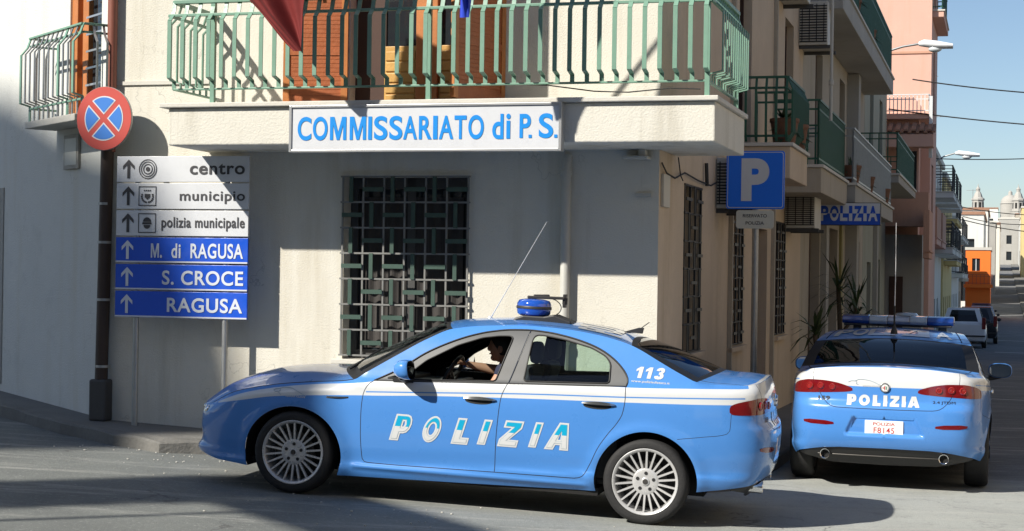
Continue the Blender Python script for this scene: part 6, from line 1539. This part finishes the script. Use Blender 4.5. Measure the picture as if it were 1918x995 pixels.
# ================================================================ other parked cars
def small_car(name, label, a, t, L, Wd, H, paint, hatch=True, facing_away=True):
    p = W(a, t, gz(*W(a, t, 0).xy)); o = thing(name, label, 'car', p, YAW + (0 if facing_away else math.pi))
    hw = Wd / 2
    # profile stations: y forward from the tail
    st_ = [(0.0, .42, .95, .92), (.06, .28, .98, .97), (.25, .22, .99, 1.0), (L * .3, .2, 1.0, 1.0), (L * .7, .2, .97, 1.0), (L * .93, .22, .78, .95), (L, .38, .62, .86)]
    zb = .62 * H
    g = MB(); vs = []; n = 12
    for (y, z0, zt, k) in st_:
        zt *= zb; w_ = hw * k
        sec = [(0, z0), (w_ * .9, z0), (w_ * .98, z0 + .12), (w_, lerp(z0, zt, .5)), (w_ * .97, zt - .06), (w_ * .88, zt), (0, zt + .02)]
        full = sec + [(-x, z) for x, z in sec[-2:0:-1]]; n = len(full); vs += [(x, y, z) for x, z in full]
    fs = [(j * n + i, j * n + (i + 1) % n, (j + 1) * n + (i + 1) % n, (j + 1) * n + i) for j in range(len(st_) - 1) for i in range(n)] + [tuple(range(n)), tuple(range((len(st_) - 1) * n, len(st_) * n))]
    g.add(vs, fs); g.build('body', paint, o, smooth=50, fixn=True, bevel=.02)
    y0, y1, y2, y3 = (.10, .52, L * .52, L * .74) if hatch else (.75, 1.25, L * .55, L * .75)
    g = MB()
    q4 = lambda y, w_, z: [(-w_, y, z), (w_, y, z)]
    B = [(-hw * .86, y0, zb), (hw * .86, y0, zb), (hw * .88, y3, zb), (-hw * .88, y3, zb)]; T = [(-hw * .66, y1, H), (hw * .66, y1, H), (hw * .66, y2, H), (-hw * .66, y2, H)]
    g.add(B + T, [(4, 5, 6, 7)], 0)
    def pane(a_, b_, c_, d_, m_=.2):
        P = [Vector(v) for v in (a_, b_, c_, d_)]; c = sum(P, Vector()) / 4; I = [p.lerp(c, m_ * 1.3) for p in P]
        g.add(P + I, [(0, 1, 5, 4), (1, 2, 6, 5), (2, 3, 7, 6), (3, 0, 4, 7)], 0); return I
    panes = [pane(B[0], B[1], T[1], T[0]), pane(B[1], B[2], T[2], T[1]), pane(B[2], B[3], T[3], T[2]), pane(B[3], B[0], T[0], T[3])]
    g.build('cabin', paint, o, fixn=True, smooth=30)
    for k, P in enumerate(panes): 
        g = MB(); g.add(P, [(0, 1, 2, 3)]); g.build('window', CM['dglass'], o)
    g = MB(); g.box(-hw * .8, hw * .8, y1 - .02, y2, zb - .1, zb - .02); g.box(-hw * .6, hw * .6, L * .45, L * .5, zb, zb + .28); g.build('cabin_trim', CM['trim'], o)
    for y in (.70, L - .80):
        for s in (-1, 1):
            g = MB(); g.lathe([(0, -.08), (.2, -.09), (.29, -.07), (.29, .07), (.2, .09), (0, .08)], 20, 'x', (s * (hw - .09), y, .29)); wt = g.build('wheel', CM['tyre'], o, smooth=40)
            g = MB(); g.lathe([(0, s * .093), (.17, s * .091), (.18, s * .08)], 16, 'x', (s * (hw - .09), y, .29)); g.build('rim', CM['alloy'], wt, smooth=40)
    for s in (-1, 1):
        g = MB(); x0, x1 = sorted((s * hw * .80, s * hw * .97))
        g.box(x0, x1, -.02, .06, zb * .78, zb * 1.25 if hatch else zb * .95); g.build('tail_light', CM['red'], o, bevel=.01)
        g = MB(); g.ell((s * (hw + .03), L * .62, zb + .03), (.10, .05, .07)); g.build('wing_mirror', CM['plastic'], o, smooth=60)
        g = MB(); g.box(*sorted((s * hw * .45, s * hw * .85)), L - .04, L + .02, .42, .56) ; g.build('headlight', CM['clear'], o, bevel=.01)
    g = MB(); g.box(-hw * .95, hw * .95, -.045, .03, .42, .47); g.build('bumper_strip', CM['plastic'], o)
    g = MB(); g.box(-.25, .25, -.05, -.03, .30, .40); g.build('number_plate', CM['platewhite'], o)
    return o
wp = mk('white_car_paint', (.80, .81, .84), .3, coat=.8, var=.03); dkp = mk('black_car_paint', (.012, .012, .015), .25, coat=1.0, var=.05); sp = mk('silver_car_paint', (.45, .48, .52), .3, metal=.5, coat=.8, var=.03)
def a_for(px, t):                                                      # lateral place of something seen at px in the photo
    p = hit(px, 560, W(0, t, 0), V); return (p - O).dot(U)
small_car('hatchback', 'white hatchback parked in the shade ahead of the second police car', a_for(1804, 49), 49, 3.8, 1.66, 1.44, wp)
small_car('hatchback', 'black hatchback partly hidden by the white one', a_for(1829, 57), 56, 3.9, 1.70, 1.46, dkp)
small_car('parked_car', 'silver car parked further up, facing this way', a_for(1839, 84), 84, 4.1, 1.70, 1.42, sp, hatch=False)
small_car('parked_car', 'dark red car just visible behind the silver one', a_for(1838, 100), 100, 4.1, 1.70, 1.42, mk('dark_red_car_paint', (.16, .03, .02), .3, coat=.8, var=.03), hatch=False)

# ================================================================ driver
dv = thing('person', 'driver with short dark hair in a dark shirt, bare arm stretched towards the wheel', 'person', mat=CAR1)
skin_m = mk('skin', (.52, .29, .20), .55, var=.08, vscale=10); hair_m = mk('dark_hair', (.010, .008, .007), .6, var=.2, vscale=20); shirt_m = mk('navy_shirt', (.02, .026, .06), .85, var=.2, vscale=8)
def skinned(name, verts, edges, radii, mat, parent, sub=2, root=0):
    me = bpy.data.meshes.new(name); me.from_pydata(verts, edges, []); o = bpy.data.objects.new(name, me); COL.objects.link(o); o.parent = parent
    md = o.modifiers.new('skin', 'SKIN'); sv = me.skin_vertices[0].data if len(me.skin_vertices) else None
    if sv is None:
        bm = bmesh.new(); bm.from_mesh(me); bm.verts.layers.skin.verify(); bm.to_mesh(me); bm.free(); sv = me.skin_vertices[0].data
    for i, r in enumerate(radii): sv[i].radius = r if isinstance(r, tuple) else (r, r); sv[i].use_root = i == root
    md.use_smooth_shade = True
    s = o.modifiers.new('subsurf', 'SUBSURF'); s.levels = sub; s.render_levels = sub
    me.materials.append(mat); return o
# car frame: x back, y right, z up; seat of the driver at y=-.37
Y0 = -.37
vb = [(2.52, Y0, .60), (2.53, Y0, .78), (2.52, Y0, .93), (2.49, Y0, 1.035), (2.465, Y0, 1.085), (2.435, Y0, 1.13), (2.415, Y0, 1.185), (2.412, Y0, 1.25),
      (2.49, Y0 - .17, 1.015), (2.42, Y0 - .20, .90), (2.30, Y0 - .21, .80), (2.20, Y0 - .17, .84),
      (2.47, Y0 + .17, 1.02), (2.37, Y0 + .19, 1.00), (2.24, Y0 + .16, 1.02), (2.14, Y0 + .13, 1.035), (2.105, Y0 + .125, 1.04),
      (2.40, Y0 - .12, .56), (2.10, Y0 - .16, .66), (1.98, Y0 - .16, .35), (2.40, Y0 + .12, .56), (2.10, Y0 + .16, .66), (1.98, Y0 + .16, .35)]
eb = [(0, 1), (1, 2), (2, 3), (3, 4), (4, 5), (5, 6), (6, 7), (3, 8), (8, 9), (9, 10), (10, 11), (3, 12), (12, 13), (13, 14), (14, 15), (15, 16), (0, 17), (17, 18), (18, 19), (0, 20), (20, 21), (21, 22)]
rb = [(.15, .13), (.16, .12), (.17, .12), (.10, .09), .058, .055, .082, .070, .07, .055, .042, .03, .07, .050, .038, .028, .03, .09, .075, .05, .09, .075, .05]
body_o = skinned('body', vb, eb, rb, skin_m, dv)
# head details on the same figure: face, ears, hair
hc = Vector((2.412, Y0, 1.195))
g = MB(); g.ell(hc, (.098, .075, .118), 24, 18)
for i, (x, y, z) in enumerate(g.v):
    d = Vector((x, y, z)) - hc
    if d.x < 0 and d.z < -.02: x = hc.x + d.x * .93
    g.v[i] = (x, y, z)
g.ell(hc + Vector((-.094, 0, -.014)), (.017, .010, .022), 10, 8); g.ell(hc + Vector((-.086, 0, -.055)), (.007, .024, .006), 10, 6); g.ell(hc + Vector((-.050, 0, -.085)), (.032, .034, .026), 12, 8)
for s in (-1, 1): g.ell(hc + Vector((.008, s * .077, -.010)), (.022, .010, .032), 10, 8); g.ell(hc + Vector((-.084, s * .030, .012)), (.010, .014, .008), 8, 6)
g.build('head', skin_m, dv, smooth=60)
g = MB(); m_ = Matrix.Translation(hc + Vector((.012, 0, .022)))
for i in range(14):
    pass
def hf(u, v):
    th = 2 * math.pi * u; ph = lerp(-.62, math.pi / 2, v); front = max(0, -math.cos(th))
    ph2 = lerp(lerp(-.62, .52, front ** .7), math.pi / 2, v)
    n_ = 1 + .02 * math.sin(th * 17 + v * 9)
    return (hc.x + .008 + .106 * n_ * math.cos(ph2) * math.cos(th), hc.y + .083 * n_ * math.cos(ph2) * math.sin(th), hc.z + .012 + .122 * n_ * math.sin(ph2))
g.grid(hf, 40, 14); g.build('hair', hair_m, dv, smooth=180)
# shirt over the trunk with short sleeves
vs_ = [vb[0], vb[1], vb[2], (2.49, Y0, 1.02), (2.475, Y0, 1.055), (2.49, Y0 - .17, 1.015), (2.44, Y0 - .195, .93), (2.47, Y0 + .17, 1.02), (2.40, Y0 + .185, 1.005)]
skinned('shirt', vs_, [(0, 1), (1, 2), (2, 3), (3, 4), (3, 5), (5, 6), (3, 7), (7, 8)], [(.165, .145), (.175, .135), (.185, .135), (.115, .105), .066, .085, .068, .085, .066], shirt_m, dv)
# right hand on the wheel rim: palm, four unequal bent fingers and a thumb
H = Vector((2.095, Y0 + .125, 1.042))
hv = [tuple(H + Vector((.02, 0, 0))), tuple(H), tuple(H + Vector((-.035, 0, .004)))]; he = [(0, 1), (1, 2)]; hr = [(.026, .02), (.034, .018), (.036, .016)]
for k, (dy, l1, l2) in enumerate(((-.030, .032, .026), (-.010, .038, .030), (.011, .036, .028), (.030, .028, .022))):
    b = len(hv); base = H + Vector((-.04, dy, .004)); k1 = base + Vector((-l1, dy * .1, .010 - .004 * k)); k2 = k1 + Vector((-l2 * .5, 0, -l2 * .85)); k3 = k2 + Vector((l2 * .3, 0, -l2 * .5))
    hv += [tuple(base), tuple(k1), tuple(k2), tuple(k3)]; he += [(2, b), (b, b + 1), (b + 1, b + 2), (b + 2, b + 3)]; hr += [.011, .010, .009, .008]
b = len(hv); hv += [tuple(H + Vector((.0, -.035, .008))), tuple(H + Vector((-.030, -.058, .022))), tuple(H + Vector((-.058, -.060, .016)))]; he += [(1, b), (b, b + 1), (b + 1, b + 2)]; hr += [.014, .011, .009]
skinned('hand', hv, he, hr, skin_m, dv, sub=1, root=1)
